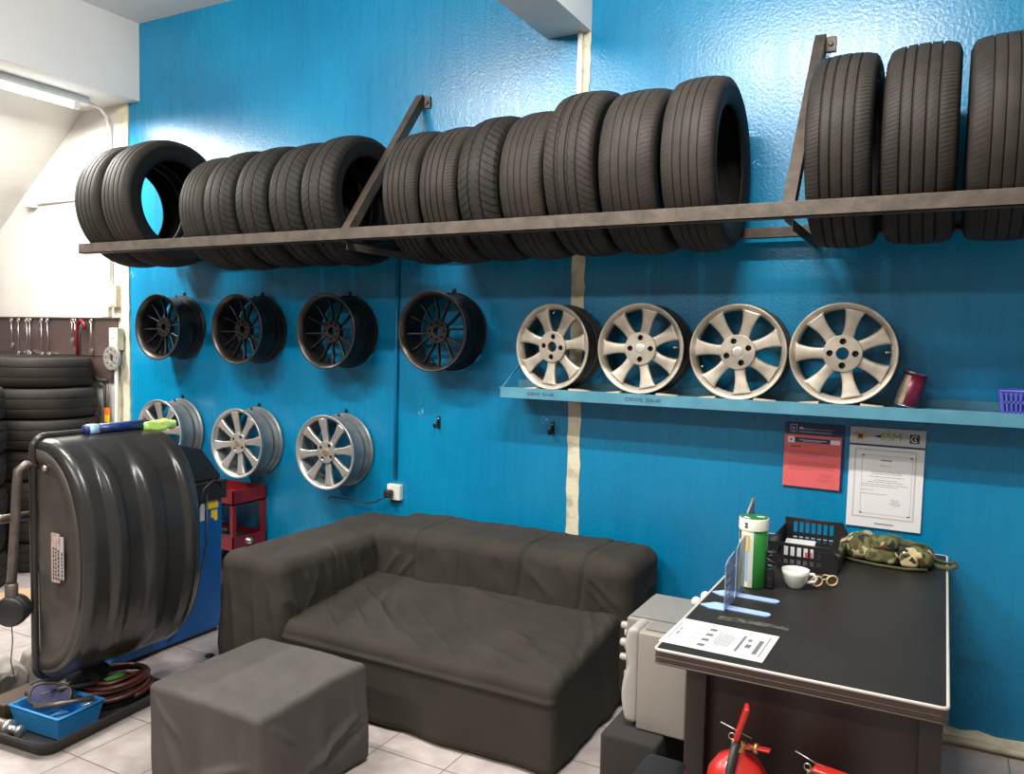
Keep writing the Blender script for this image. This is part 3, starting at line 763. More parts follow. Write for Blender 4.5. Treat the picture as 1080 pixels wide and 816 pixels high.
for z, xa, xb in ((.232, -.055, .065), (.224, -.05, .06), (.212, -.06, .07), (.198, -.04, .05), (.190, -.065, .07), (.180, -.085, .085), (.172, -.085, .05), (.155, -.085, -.04), (.140, -.085, .01), (.112, .03, .055), (.106, .02, .065), (.100, .03, .06), (.258, -.02, .02)):
    x = xa
    while x < xb:
        w_ = rnd.uniform(.006, .02); ls.append((x, min(x+w_, xb), z, z+.0016, -.0112)); x += w_+.003
band('greyink', 'printed_lines', *ls)
mb = MB().tube([(.025, -.0112, .118), (.032, -.0112, .124), (.036, -.0112, .116), (.044, -.0112, .122), (.056, -.0112, .119)], .0007, 5); mb.build('signature', 'ink', ct)
band('ink', 'footer_marks', *[(-.03+i*.009, -.0245+i*.009, .016, .0215, -.0104) for i in range(8)])
# crest, agency logo, round mark
mb = MB()
for s_ in (-1, 1):
    mb.tube([(-.100+s_*.006, -.011, .362), (-.100+s_*.019, -.011, .368), (-.100+s_*.021, -.011, .382), (-.100+s_*.013, -.011, .390)], .004, 6)
mb.build('crest_supporters', 'gold', ct)
band('red', 'crest_shield', (-.108, -.092, .366, .384, -.0152)); band('gold', 'crest_star', (-.104, -.096, .386, .396, -.0112), (-.116, -.084, .358, .362, -.0112))
text('agency_letters', 'SSM', .046, 'gold2', ct, T(.014, -.0112, .377) @ STAND, .0003, sx=1.05)
MB().prism([(-.05, .378), (-.024, .385), (-.024, .371)], -.0112, -.0105, 'Y').build('pen_nib', 'navy', ct)
band('ink', 'black_square', (.082, .118, .358, .394, -.0106))
mb = MB().tube([(.110, -.0115, .388), (.095, -.0115, .388), (.087, -.0115, .376), (.095, -.0115, .364), (.110, -.0115, .364)], .0022, 6); mb.tube([(.099, -.0115, .376), (.108, -.0115, .384)], .0018, 6); mb.tube([(.099, -.0115, .376), (.108, -.0115, .368)], .0018, 6)
mb.build('round_mark', 'paper', ct)
MB().lathe([(.0001, -.003), (.002, -.003), (.0028, 0)], 12, 'Y', mx=T(0, -.0103, .401)).build('pin', 'ink', ct)

# ------------------------------------------------------------------ left corner: sockets, tool board, tyre stacks
jb = thing('socket_box', 'upper beige twin socket box on the white wall above the tool board', 'socket', (-5.0, 0, 1.79))
MB().box(-.045, .045, -.05, 0, -.075, .075).build('box', 'cream', jb, bevel=.004)
for z in (-.035, .035): MB().box(-.03, .03, -.054, -.049, z-.026, z+.026).build('outlet_face', 'switch', jb, bevel=.002)
jb2 = dup(jb, (-4.955, -.023, 1.50), None, 'lower beige twin socket box beside the round metal flange')
tag(MB().box(-5.135, -5.06, -.035, 0, 1.645, 1.73).build('junction_box', 'cream', bevel=.004), 'small cream junction box left of the upper socket box', 'junction box')
tag(MB().box(-5.97, -5.89, -.06, 0, 2.44, 2.53).build('junction_box', 'switch', bevel=.006), 'white junction box high on the white wall under the stair slope', 'junction box')
tag(MB().tube([(-5.9, -.012, 2.465), (-5.05, -.012, 2.475)], .009, 8).build('conduit', 'pvc'), 'thin white horizontal conduit running right from the high junction box', 'conduit')
tb = thing('tool_board', 'dark brown tool board on the white wall behind the tyre stack', 'tool board', (-6.2, 0, 1.21))
MB().box(-1.3, 1.22, -.021, -.002, 0, .43).build('panel', 'brownboard', tb, bevel=.002)
MB().box(-1.3, 1.24, -.032, 0, .425, .435).box(-1.3, 1.235, -.026, -.019, .17, .176).build('ledge', 'brownboard', tb)
def wrench(x, L, label):
    w_ = thing('wrench', label, 'wrench', (x, -.045, 1.62), (0, rad(random.uniform(-4, 4)), 0), 'wrenches on the tool board')
    MB().tube([(0, 0, -.01), (0, 0, -L+.02)], .006, 8, flat=.5).build('shank', 'chrome', w_)
    MB().lathe([(.009, -.004), (.015, -.004), (.015, .004), (.009, .004)], 20, 'Y', closed=True).build('ring_end', 'chrome', w_)
    mb = MB(); vs = []
    mb.prism([(-.006, 0), (.006, 0), (.014, -.014), (.012, -.032), (.005, -.034), (.005, -.020), (-.005, -.020), (-.005, -.034), (-.012, -.032), (-.014, -.014)], -.004, .004, 'Y', mx=T(0, 0, -L+.02))
    mb.build('open_end', 'chrome', w_)
    MB().tube([(0, .004, .003), (0, .026, .005)], .004, 6).build('hanging_pin', 'hook', w_)
def bx(px): # metres along the wall for an item seen at this place on the board
    return None
wx = [(-6.37, .14, 'short wrench hanging at the left edge of the picture'), (-6.17, .19, 'wrench second from the left on the tool board'), (-6.08, .25, 'long wrench hanging just left of the crossed pair'), (-5.98, .24, 'left wrench of the close pair on the tool board'), (-5.94, .25, 'right wrench of the close pair on the tool board'), (-5.80, .25, 'long wrench in the middle of the tool board'), (-5.73, .25, 'long wrench right of the middle one on the tool board'), (-5.44, .14, 'small wrench left of the red hook'), (-5.41, .20, 'thin wrench touching the left of the red hook'), (-5.23, .21, 'last wrench, alone right of the red hook')]
for x, L, lb in wx: wrench(x, L, lb)
tag(MB().tube([(-5.37, -.055, 1.27), (-5.375, -.055, 1.55), (-5.36, -.055, 1.60), (-5.33, -.055, 1.625), (-5.29, -.055, 1.60), (-5.285, -.055, 1.56)], .011, 10).build('lifting_hook', 'red'), 'red bent steel hook hanging on the brown tool board', 'hook')
fl = thing('wheel_spacer', 'round drilled metal wheel spacer hanging below the lower socket box', 'spacer', (-4.965, -.075, 1.37))
vs, fs = fillcurve([circ(.08, 36), circ(.03, 24)]+[circ(.011, 10, .055*cos(2*pi*i/8), .055*sin(2*pi*i/8)) for i in range(8)], .007, .002)
MB().add(vs, fs).build('drilled_ring', 'silver', fl)
tag(MB().tube([(-5.20, -.05, 1.235), (-5.12, -.06, 1.215), (-5.04, -.06, 1.215), (-4.99, -.05, 1.26), (-4.985, -.04, 1.32)], .010, 8).build('pry_bar', 'steel'), 'curved dark pry bar on the lower edge of the tool board', 'bar')
for k, (pts, r, m, lb) in enumerate((
    ([(-5.085, -.05, 1.22), (-5.09, -.04, 1.05), (-5.10, -.04, .4)], .010, 'cable', 'dark straight hose hanging below the metal spacer'),
    ([(-5.055, -.05, 1.22), (-5.04, -.05, 1.1), (-5.05, -.05, .4)], .007, 'steel', 'thin brown cord hanging between the dark hose and the white hose'),
    ([(-4.99, -.04, 1.40), (-4.955, -.05, 1.3), (-4.95, -.05, 1.15), (-4.955, -.05, .95), (-4.94, -.05, .4)], .014, 'pvc', 'white curved hose hanging beside the blue wall edge'))):
    tag(MB().tube(pts, r, 8).build('hose', m), lb, 'hose')
tg = thing('hanging_tag', 'orange and yellow tag hanging between the hoses left of the blue wall', 'tag', (-5.02, -.075, .93))
MB().box(-.03, .03, -.002, .002, .05, .10).build('orange_half', 'orange', tg); MB().box(-.028, .026, -.002, .002, 0, .05).build('yellow_half', 'yellow', tg)

# stacks of lying tyres
def lying(x, y, z, Ro, W, kind, label, group):
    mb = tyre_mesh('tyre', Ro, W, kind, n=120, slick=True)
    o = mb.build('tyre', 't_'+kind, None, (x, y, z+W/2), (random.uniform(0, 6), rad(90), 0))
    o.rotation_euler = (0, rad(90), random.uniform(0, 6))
    tag(o, label, 'tyre', group)
ordn = ['bottom', 'second from the bottom', 'third from the bottom', 'fourth from the bottom', 'fifth from the bottom', 'second from the top']
z = 0
for i in range(6):
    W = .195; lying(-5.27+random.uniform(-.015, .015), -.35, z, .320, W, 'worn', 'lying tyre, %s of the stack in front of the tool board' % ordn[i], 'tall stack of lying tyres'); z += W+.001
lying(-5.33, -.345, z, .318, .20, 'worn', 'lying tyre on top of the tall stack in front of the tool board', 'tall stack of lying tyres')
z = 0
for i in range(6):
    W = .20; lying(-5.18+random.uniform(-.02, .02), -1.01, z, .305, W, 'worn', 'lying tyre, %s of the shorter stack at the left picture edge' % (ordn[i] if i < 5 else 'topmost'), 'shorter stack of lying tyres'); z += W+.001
tag(MB().box(-4.80, -4.45, -1.15, -.80, 0, .012).build('cardboard_sheet', 'cardboard'), 'tan cardboard sheet lying on the floor behind the balancer hood', 'cardboard')

# ------------------------------------------------------------------ wheel balancer
wb = thing('wheel_balancer', 'blue wheel balancer with a big black plastic hood at the left', 'machine', (-3.5, -.95, 0))
ox, oy = 3.5, .95
def L_(x, y, z): return (x+ox, y+oy, z)
MB().box(-3.72+ox, -3.28+ox, -1.28+oy, -.645+oy, .02, .70).build('cabinet', 'machineblue', wb, bevel=.012)
MB().box(-3.70+ox, -3.30+ox, -1.26+oy, -.665+oy, .0, .02).build('foot_plate', 'black', wb)
MB().box(-3.74+ox, -3.26+ox, -1.30+oy, -.63+oy, .70, .79).box(-3.75+ox, -3.255+ox, -1.31+oy, -.625+oy, .785, .80).build('weight_tray', 'black', wb, bevel=.008)
MB().prism([(-1.25+oy, .80), (-.66+oy, .80), (-.66+oy, .825), (-.78+oy, .97), (-.98+oy, 1.02), (-1.25+oy, 1.02)], -3.70+ox, -3.275+ox, 'X').build('control_panel', 'black', wb, bevel=.01)
mb = MB().tube([L_(-3.268, -.665, .74), L_(-3.25, -.68, .79), L_(-3.245, -.73, .81), L_(-3.25, -.79, .77), L_(-3.26, -.81, .68)], .004, 6).tube([L_(-3.262, -.76, .74), L_(-3.25, -.77, .5), L_(-3.25, -.85, .2), L_(-3.262, -1.0, .05)], .004, 6); mb.build('cable', 'cable', wb)
for (y0, y1, z0, z1) in ((-.755, -.675, .655, .695), (-.72, -.68, .605, .645), (-.70, -.68, .59, .605)):
    MB().box(-3.2795+ox, -3.278+ox, y0+oy, y1+oy, z0, z1).build('warning_sticker', 'yellow', wb)
MB().box(-3.2795+ox, -3.278+ox, -.79+oy, -.762+oy, .60, .69).build('pale_sticker', 'lightink', wb)
# hood: D-shaped shell, open side at x0, bulging to +X
HX0, HY0, HY1, HZ, HR = -3.10, -1.735, -1.195, .655, .475
def hood_shell():
    nu, nv = 72, 90; mb = MB(); vs, fs = [], []
    for j in range(nv+1):
        y = HY0+(HY1-HY0)*j/nv
        e = min(j, nv-j)/nv*(HY1-HY0)           # distance from an end
        rd = .045
        inset = (rd-math.sqrt(max(0, rd*rd-(rd-min(e, rd))**2)))
        for i in range(nu+1):
            a = -pi/2+pi*i/nu
            fade = max(0., min(1., (1-abs(a)/(pi/2))*2.6-.35))
            rib = 0.
            for yc, wd in ((.22, .060), (.52, .085), (.84, .045)):
                t = (j/nv-yc-.03*fade)/(wd*(.25+.75*fade)); rib += (.026 if wd > .05 else .018)*math.exp(-abs(t)**4)
            ca = max(0., cos(a)); sa = sin(a)
            ex = .82
            px = (.325-inset+rib*fade)*(ca**ex); pz = (HR-inset*.9)*(abs(sa)**.9)*(1 if sa > 0 else -1)
            vs.append(L_(HX0+px, y, HZ+pz))
    for j in range(nv):
        for i in range(nu):
            a = j*(nu+1)+i; fs.append((a, a+1, a+nu+2, a+nu+1))
    mb.add(vs, fs, 0, True)
    for j, d_ in ((0, 1), (nv, -1)):   # end walls with a raised D panel edge
        ring = [vs[j*(nu+1)+i] for i in range(nu+1)]
        c = Vector(L_(HX0, HY0 if j == 0 else HY1, HZ)); rings = [ring]
        for sc_, off in ((.90, .000), (.87, .010), (.82, .012), (.0, .012)):
            rings.append([tuple(Vector((c.x+(p[0]-c.x)*sc_, p[1]+off*d_, c.z+(p[2]-c.z)*sc_))) for p in ring])
        o = len(mb.v); allv = [p for r_ in rings for p in r_]; ff = []
        for k in range(len(rings)-1):
            for i in range(nu):
                a = k*(nu+1)+i; ff.append((a, a+1, a+nu+2, a+nu+1))
        mb.add(allv, ff, 1 if j == 0 else 0, True)
    return mb
hd = hood_shell().build('hood', ['hood', 'hoodcap'], wb)
sm = hd.modifiers.new('thickness', 'SOLIDIFY'); sm.thickness = .004
# rolled rim round the open side
def rr_loop(x, y0, y1, z0, z1, r, n=6):
    pts = []
    for (cy, cz, a0) in ((y1-r, z1-r, 0), (y0+r, z1-r, 90), (y0+r, z0+r, 180), (y1-r, z0+r, 270)):
        for i in range(n+1):
            a = rad(a0+90*i/n); pts.append((x, cy+r*cos(a), cz+r*sin(a)))
    return pts
o_ = MB().tube([L_(*p) for p in rr_loop(HX0, HY0-.005, HY1+.005, HZ-HR-.005, HZ+HR+.005, .05)], .014, 12, closed=True).build('rolled_rim', 'hood', hd)
lb_ = MB(); lb_.box(-2.992+ox, -2.942+ox, HY0-.004+oy, HY0-.001+oy, .585, .775); lb_.build('faded_label', 'label', hd)
lb_ = MB(); lb_.box(-2.938+ox, -2.918+ox, HY0-.004+oy, HY0-.001+oy, .60, .765)
lb_.build('label_edge', 'lightink', hd)
lb_ = MB(); rnd = random.Random(9)
for xx in (-2.981, -2.966, -2.951, -2.929):
    z = .595
    while z < .71: h_ = rnd.uniform(.006, .014); lb_.box(xx+ox, xx+.007+ox, HY0-.005+oy, HY0-.003+oy, z, z+h_); z += h_+.005
lb_.build('label_lettering', 'ink', hd)
MB().lathe([(.012, 0), (.012, -.006), (.006, -.010), (.0001, -.010)], 12, 'Y', mx=T(*L_(-3.03, HY0+.0, 1.02))).build('rivet', 'chrome', hd)
# hinge arm and counterweight
MB().tube([L_(-3.10, -1.715, 1.02), L_(-3.105, -1.765, 1.03), L_(-3.11, -1.79, 1.01), L_(-3.11, -1.795, .96), L_(-3.11, -1.81, .75), L_(-3.11, -1.825, .53)], .017, 12).lathe([(.023, .53), (.023, .575), (.018, .58)], 16, mx=T(*L_(-3.11, -1.823, 0))).build('hinge_arm', 'steel', wb)
MB().tube([L_(-3.2, -1.87, .815), L_(-3.2, -1.70, .81)], .017, 12).build('threaded_shaft', 'steel', wb)
mxd = T(*L_(-3.11, -1.815, .475)) @ R('Z', 35)
MB().lathe([(.0001, -.042), (.050, -.042), (.056, -.036), (.056, .026), (.050, .032), (.0001, .032)], 36, 'Y', mx=mxd).lathe([(.0565, -.02), (.059, -.018), (.059, -.012), (.0565, -.010)], 36, 'Y', mx=mxd).build('counterweight', 'black', wb)
MB().tube([L_(-3.10, -1.83, .425), L_(-3.095, -1.83, .36), L_(-3.10, -1.835, .28), L_(-3.08, -1.83, .20)], .0022, 6).build('wire', 'cable', wb)
# packages on the hood's rim
pk = thing('wiper_package', 'dark blue tubular package with a pale blue end lying on top of the black hood', 'package', (-3.075, -1.395, HZ+HR+.016))
MB().tube([(0, -.15, 0), (0, .15, .0)], .024, 5).build('sleeve', 'packblue', pk); MB().tube([(0, -.135, 0), (0, -.095, 0)], .0255, 5).build('pale_end', 'packsky', pk)
lp = thing('lime_package', 'crumpled lime green and white packet on the far end of the black hood', 'packet', (-3.07, -1.195, HZ+HR-.012))
def crump(a):
    def f(p, n_): return p+Vector(noise.noise_vector(p*30))*a
    return f
MB().rbox(-.03, .03, -.085, .075, 0, .045, .012, n=2, div=8, fn=crump(.008)).build('packet', 'lime', lp)

# ------------------------------------------------------------------ tray of tools on the floor
def tl(px, py): return None
tr = thing('drip_tray', 'black plastic drip tray with rounded corners on the floor holding tools and a hose', 'tray', (-3.07, -1.635, 0), (0, 0, rad(5)))
def tray_mesh():
    mb = MB(); n = 6; rings = []
    for (hx, hy, z, r_) in ((.24, .27, 0, .05), (.262, .292, .058, .055), (.274, .304, .062, .06), (.274, .304, .054, .06), (.256, .286, .055, .05), (.236, .266, .006, .045)):
        rings.append([(x, y, z) for (z_, x, y) in [(0, p[1], p[2]) for p in rr_loop(0, -hx, hx, -hy, hy, r_, n)]])
    m = len(rings[0]); vs = [p for r_ in rings for p in r_]; fs = []
    for k in range(len(rings)-1):
        for i in range(m): a, b = k*m+i, k*m+(i+1) % m; fs.append((a, b, b+m, a+m))
    fs.append(tuple(range(m))[::-1]); fs.append(tuple((len(rings)-1)*m+i for i in range(m)))
    mb.add(vs, fs, 0, False); return mb
tray_mesh().build('tray', 'tray', tr)
hz = thing('air_hose', 'coiled brown rubber air hose lying in the tray under the hood', 'hose', (-3.03, -1.455, .030))
pts = []
for i in range(150):
    a = 2*pi*i/36; k = i/150
    pts.append(((.115+.018*sin(i*.06+1))*cos(a)+.015*sin(i*.05), (.145+.012*cos(i*.07))*sin(a), .012+.065*k+.003*sin(i*.35)))
pts = [(p[0], p[1], max(p[2], .012)) for p in pts]
pts += [(.09, -.08, .085), (.05, -.105, .088), (.03, -.125, .090)]
MB().tube(pts, .0105, 10).build('hose', 'hose', hz)
bn = slat_basket('parts_bin', 'bright blue plastic parts bin in the front of the tray', (-3.005, -1.715, .010), .28, .20, .085, 'binblue', cat='bin', taper=.86, slots=3, rows=2, rot=(0, 0, rad(4)))
for ch in list(bn.children):
    if ch.name.startswith('side'): bpy.data.objects.remove(ch)
def binwalls():
    mb = MB(); k = .86; hl, hh, H = .14, .10, .085
    rings = [[(-hl*k, -hh*k, .001), (hl*k, -hh*k, .001), (hl*k, hh*k, .001), (-hl*k, hh*k, .001)], [(-hl, -hh, H), (hl, -hh, H), (hl, hh, H), (-hl, hh, H)]]
    i2 = [[(x*.96, y*.93, z+.004) for x, y, z in rings[1]], [(x*.95, y*.92, z+.003) for x, y, z in rings[0]]]
    rs = rings+i2; vs = [p for r_ in rs for p in r_]; fs = []
    for q in range(3):
        for i in range(4): a, b = q*4+i, q*4+(i+1) % 4; fs.append((a, b, b+4, a+4))
    fs.append((0,1,2,3)); fs.append((12,13,14,15))
    return mb.add(vs, fs)
binwalls().build('bin_walls', 'binblue', bn, bevel=.003)
gg = thing('safety_goggles', 'grey-framed violet-lens safety goggles lying across the blue bin', 'goggles', (-3.04, -1.72, .118), (rad(-30), rad(12), rad(48)))
pr_ = [(.085*cos(a)*(1-.15*cos(2*a)), .045*sin(a)) for a in [2*pi*i/28 for i in range(28)]]
MB().tube([(x, -.25*x*x*6, y) for x, y in pr_], .006, 8, closed=True).build('frame', 'steel', gg)
vs = [(x*.95, -.25*x*x*6, y*.95) for x, y in pr_]; MB().add(vs+[(0, -.003, 0)], [(i, (i+1) % 28, 28) for i in range(28)], 0, True).build('lens', 'goggles', gg)
MB().tube([(.08, 0, 0), (.12, .04, 0), (.06, .09, -.01), (-.04, .08, -.01), (-.085, .0, 0)], .007, 6, flat=1.6).build('strap', 'cable', gg)
ds = thing('grinder_head', 'dark round grinder head lying on the hose below the hood', 'grinder head', (-3.08, -1.53, .125), (rad(8), rad(10), 0))
MB().lathe([(.0001, 0), (.075, 0), (.08, .006), (.08, .012), (.03, .02), (.028, .045), (.0001, .045)], 36).build('disc', 'black', ds)
sc_ = thing('shock_absorber', 'dark metal shock absorber lying in the front corner of the tray', 'shock absorber', (-3.10, -1.872, .040), (0, rad(90), rad(6)))
MB().lathe([(.0001, -.17), (.026, -.17), (.028, -.16), (.028, .02), (.022, .03)], 24).build('cylinder', 'steel', sc_)
MB().lathe([(.024, .028), (.033, .032), (.033, .045), (.024, .05), (.015, .052), (.015, .09), (.022, .092), (.022, .105), (.0001, .105)], 24).build('end_fitting', 'chrome', sc_)
rg = thing('rag', 'crumpled grey and white rag heaped left of the hood on the floor', 'rag', (-3.50, -1.74, .0), (0, 0, .3))
def ragf(p, n_): return p+Vector((noise.noise(p*9)*.05, noise.noise(p*9+Vector((5,5,5)))*.05, max(-p.z*.5, noise.noise(p*14+Vector((9,1,2)))*.06)))
MB().rbox(-.13, .16, -.10, .12, .0, .12, .05, n=4, div=14, fn=ragf).build('rag_cloth', 'cloth', rg)
rg2 = thing('plastic_bag', 'pale clear plastic bag beside the counterweight wire on the floor', 'bag', (-3.47, -1.48, 0))
MB().rbox(-.07, .07, -.07, .07, 0, .16, .05, n=4, div=12, fn=ragf).build('bag_skin', 'appliance', rg2)
tag(MB().box(-.055, .055, -.085, .085, 0, .07).build('open_carton', 'darkbrown', None, (-3.235, -1.74, .012), (0, 0, .05), bevel=.004), 'dark brown open carton in the left end of the tray', 'carton')
gv = thing('work_glove', 'crumpled black work glove lying between the goggles and the hose', 'glove', (-3.12, -1.57, .012), (0, 0, .6))
MB().rbox(-.08, .08, -.05, .05, 0, .085, .03, n=4, div=10, fn=crump(.03)).build('palm', 'cable', gv)
for k_ in range(4): MB().tube([(.06, -.036+.024*k_, .05), (.10, -.040+.026*k_, .055+.01*(k_ % 2)), (.13, -.045+.028*k_, .035)], [.012, .011, .008], 8).build('finger', 'cable', gv)
ag = thing('air_gun', 'dark air blow gun joined to the end of the brown hose', 'air gun', (-3.01, -1.645, .125), (0, 0, rad(-20)))
MB().tube([(-.0, .09, .0), (0, .0, .008), (0, -.06, .012)], .011, 10).tube([(0, -.05, .012), (.02, -.12, .012)], .004, 8).build('barrel', 'steel', ag)
MB().rbox(-.012, .012, -.05, -.02, -.06, .01, .006, n=2).build('grip', 'black', ag)
nm_ = thing('green_mesh_pad', 'small green mesh pad lying inside the hose coil', 'pad', (-3.05, -1.42, .020))
mb = MB()
for i in range(9): mb.tube([(-.04+.01*i, -.04, .05), (-.04+.01*i, .04, .055)], .0018, 5); mb.tube([(-.04, -.04+.01*i, .052), (.04, -.04+.01*i, .056)], .0018, 5)
mb.build('mesh', 'neon', nm_)
for k, (p0, p1, r, lb) in enumerate((((-2.905, -1.68, .088), (-2.885, -1.645, .095), .007, 'shiny socket bit nearest the corner of the blue bin'), ((-2.935, -1.66, .090), (-2.91, -1.625, .097), .007, 'shiny socket bit deeper in the blue bin'),)):
    tag(MB().tube([p0, p1], r, 10).build('socket_bit', 'chrome'), lb, 'socket bit')
tag(MB().tube([(-3.02, -1.80, .104), (-2.95, -1.72, .108), (-2.90, -1.63, .106)], .010, 8, flat=.6).build('wrench', 'steel'), 'dull steel spanner bar lying across the blue bin', 'wrench')
tag(MB().lathe([(.0001, 0), (.022, 0), (.022, .008), (.0001, .012)], 14).build('bottle_cap', 'black', None, (-3.05, -.93, .0)), 'small black cap lying on the floor by the blue cabinet', 'cap')

# ------------------------------------------------------------------ red cart
rc = thing('tool_cart', 'red steel tool cart between the blue balancer and the sofa', 'cart', (-3.835, -.17, -.02))
for (x, y) in ((-.21, -.10), (.225, -.10), (-.21, .13), (.225, .13)): MB().box(x-.013, x+.013, y-.013, y+.013, .09, .665).build('post', 'red', rc, bevel=.002)
for z, n_ in ((.575, 'top'), (.30, 'middle'), (.10, 'bottom')):
    MB().box(-.225, .240, -.115, .145, z, z+.008).box(-.225, .240, -.115, -.109, z, z+.085).box(-.225, .240, .139, .145, z, z+.085).box(-.225, -.219, -.115, .145, z, z+.085).box(.234, .240, -.115, .145, z, z+.085).build('tray', 'red', rc)
for (x, y) in ((-.20, -.09), (.21, -.09), (-.20, .12), (.21, .12)): MB().lathe([(.0001, -.012), (.03, -.012), (.035, 0), (.03, .012), (.0001, .012)], 20, 'X', mx=T(x, y, .056)).box(x-.008, x+.008, y-.008, y+.008, .06, .10).build('caster', 'black', rc)
t2 = thing('power_drill', 'black and silver power tool lying on the middle tray of the red cart', 'power tool', (-3.71, -.17, .289))
MB().rbox(-.07, .09, -.06, .06, 0, .07, .02, n=3).rbox(-.10, -.02, -.04, .02, 0, .10, .015, n=3).build('body', 'black', t2)
MB().lathe([(.0001, 0), (.022, 0), (.026, .01), (.018, .05), (.0001, .055)], 18, 'X', mx=T(.09, 0, .04)).build('nozzle', 'chrome', t2)
t3 = thing('spray_nozzle', 'small white nozzle lying on the top of the red cart', 'nozzle', (-3.85, -.20, .564))
MB().lathe([(.0001, 0), (.016, 0), (.016, .05), (.008, .06), (.008, .085), (.0001, .085)], 16, 'X', mx=T(0, 0, .088)).build('nozzle_body', 'switch', t3)

# ------------------------------------------------------------------ sofa
def fold(p, c, d, w_, a, l0=None, l1=None):
    """a ridge: line through c (2D) with direction d; returns height"""
    return 0
def nz(p, s): return noise.noise(Vector(p)*s)
def ridge(p, sx, sy, sz, off, pw=6):
    q = Vector((p[0]*sx+off, p[1]*sy+off*.7, p[2]*sz)); q += Vector(noise.noise_vector(q*.6))*.5
    return (1-abs(noise.noise(q)))**pw
sf = thing('sofa', 'low black cloth-covered two-seat sofa with one arm against the blue wall', 'sofa', (-1.96, -.58, 0))
sx_, sy_ = 1.96, .58
def creases(p, lst):
    h = 0
    for (x0, y0, x1, y1, w_, a) in lst:
        dx_, dy_ = x1-x0, y1-y0; L2 = dx_*dx_+dy_*dy_
        t = ((p[0]-x0)*dx_+(p[1]-y0)*dy_)/L2; tc = max(0, min(1, t))
        qx, qy = x0+dx_*tc, y0+dy_*tc; d_ = math.hypot(p[0]-qx, p[1]-qy)
        h += a*math.exp(-(d_/w_)**2)*(sin(pi*max(0.02, min(.98, tc)))**.5)
    return h
def seat_fn(p, n_):
    x, y, z = p
    q = Vector(p)
    if z > .2:
        back = (y+1.1)/.7; z += .075*max(0, min(1, back))**.8 - .02*math.exp(-((x+1.75)/.35)**2-((y+.75)/.22)**2)
        z += .010*nz(p, 5)+.005*nz(p, 11)
        u_, v_ = (x*.8-y*.6), (x*.6+y*.8)
        z += .008*ridge((u_, v_, 0), 1.5, 5, 1, 3.1, 10)*(.4+.6*max(0, noise.noise(Vector((x*2, y*2, 3)))+.5))+.002*ridge((u_, v_, 0), 3, 10, 1, 8.2, 9)
        z += creases((x, y), [(-2.38, -.62, -1.9, -.98, .018, .014), (-2.35, -.75, -2.05, -1.0, .014, .012), (-2.40, -.88, -2.15, -1.06, .012, .012), (-2.3, -.5, -2.1, -.85, .02, .010),
            (-1.55, -.75, -1.38, -.82, .022, .016), (-1.45, -.85, -1.30, -.88, .02, .015), (-1.60, -.9, -1.35, -.98, .016, .012), (-1.30, -.45, -1.17, -.7, .018, .012), (-2.0, -.45, -1.5, -.55, .02, .008), (-1.9, -.9, -1.6, -.72, .02, .009), (-1.25, -.55, -1.15, -.95, .018, -.008)])
    # cloth skirt: widening and waving to the hem
    if n_.y < -.3 or (y < -1.0):
        k = max(0, min(1, (.33-z)/.33)); y -= .012*k + (.012*nz((x, 0, z*.4), 7)+.006*sin(x*11+z*3))*k
        y += -.008*math.exp(-((z-.27)/.012)**2)
    if n_.x > .3 or x > -1.16:
        k = max(0, min(1, (.33-z)/.33)); x += (.012*nz((0, y, z*.5), 8)+.010)*k
    return Vector((x+sx_, y+sy_, max(z, .004)))
MB().rbox(-2.46, -1.155, -1.085, -.40, .004, .325, .035, n=4, div=130, fn=seat_fn).build('seat', 'sofa', sf)
def back_fn(p, n_):
    x, y, z = p
    d_ = 0
    d_ += .008*nz(p, 4)+.004*nz(p, 12)
    fold_ = 0
    if z > .28:
        for xs, w_, a, tilt in ((-2.20, .006, -.014, .10), (-1.95, .006, -.006, .05), (-1.63, .006, -.016, .12), (-1.33, .006, -.016, .12)):
            u_ = x-(xs+tilt*(z-.5)); fold_ += a*math.exp(-(u_/w_)**2)+abs(a)*.2*math.exp(-((u_-.03)/.022)**2)
        # pulled folds fanning down to the right corner
        fold_ += creases((x, z), [(-1.30, .55, -1.15, .42, .014, .008), (-1.30, .50, -1.2, .40, .012, .007), (-1.60, .54, -1.45, .41, .014, .006), (-2.3, .5, -2.38, .38, .012, .010), (-2.2, .5, -2.3, .38, .012, .009)])
    d_ += .005*ridge((x+z*.4, y, z), 9, 3, 2.5, 2.2, 8)
    p2 = p+n_*(d_+fold_)
    p2.z += .012*sin((x+2.4)*2.2)-.012*math.exp(-((x+1.35)/.2)**2)*0
    return Vector((p2.x+sx_, min(p2.y, -.012)+sy_, max(p2.z, .004)))
MB().rbox(-2.50, -1.115, -.45, -.035, .004, .618, .070, n=8, div=130, fn=back_fn).build('backrest', 'sofa', sf)
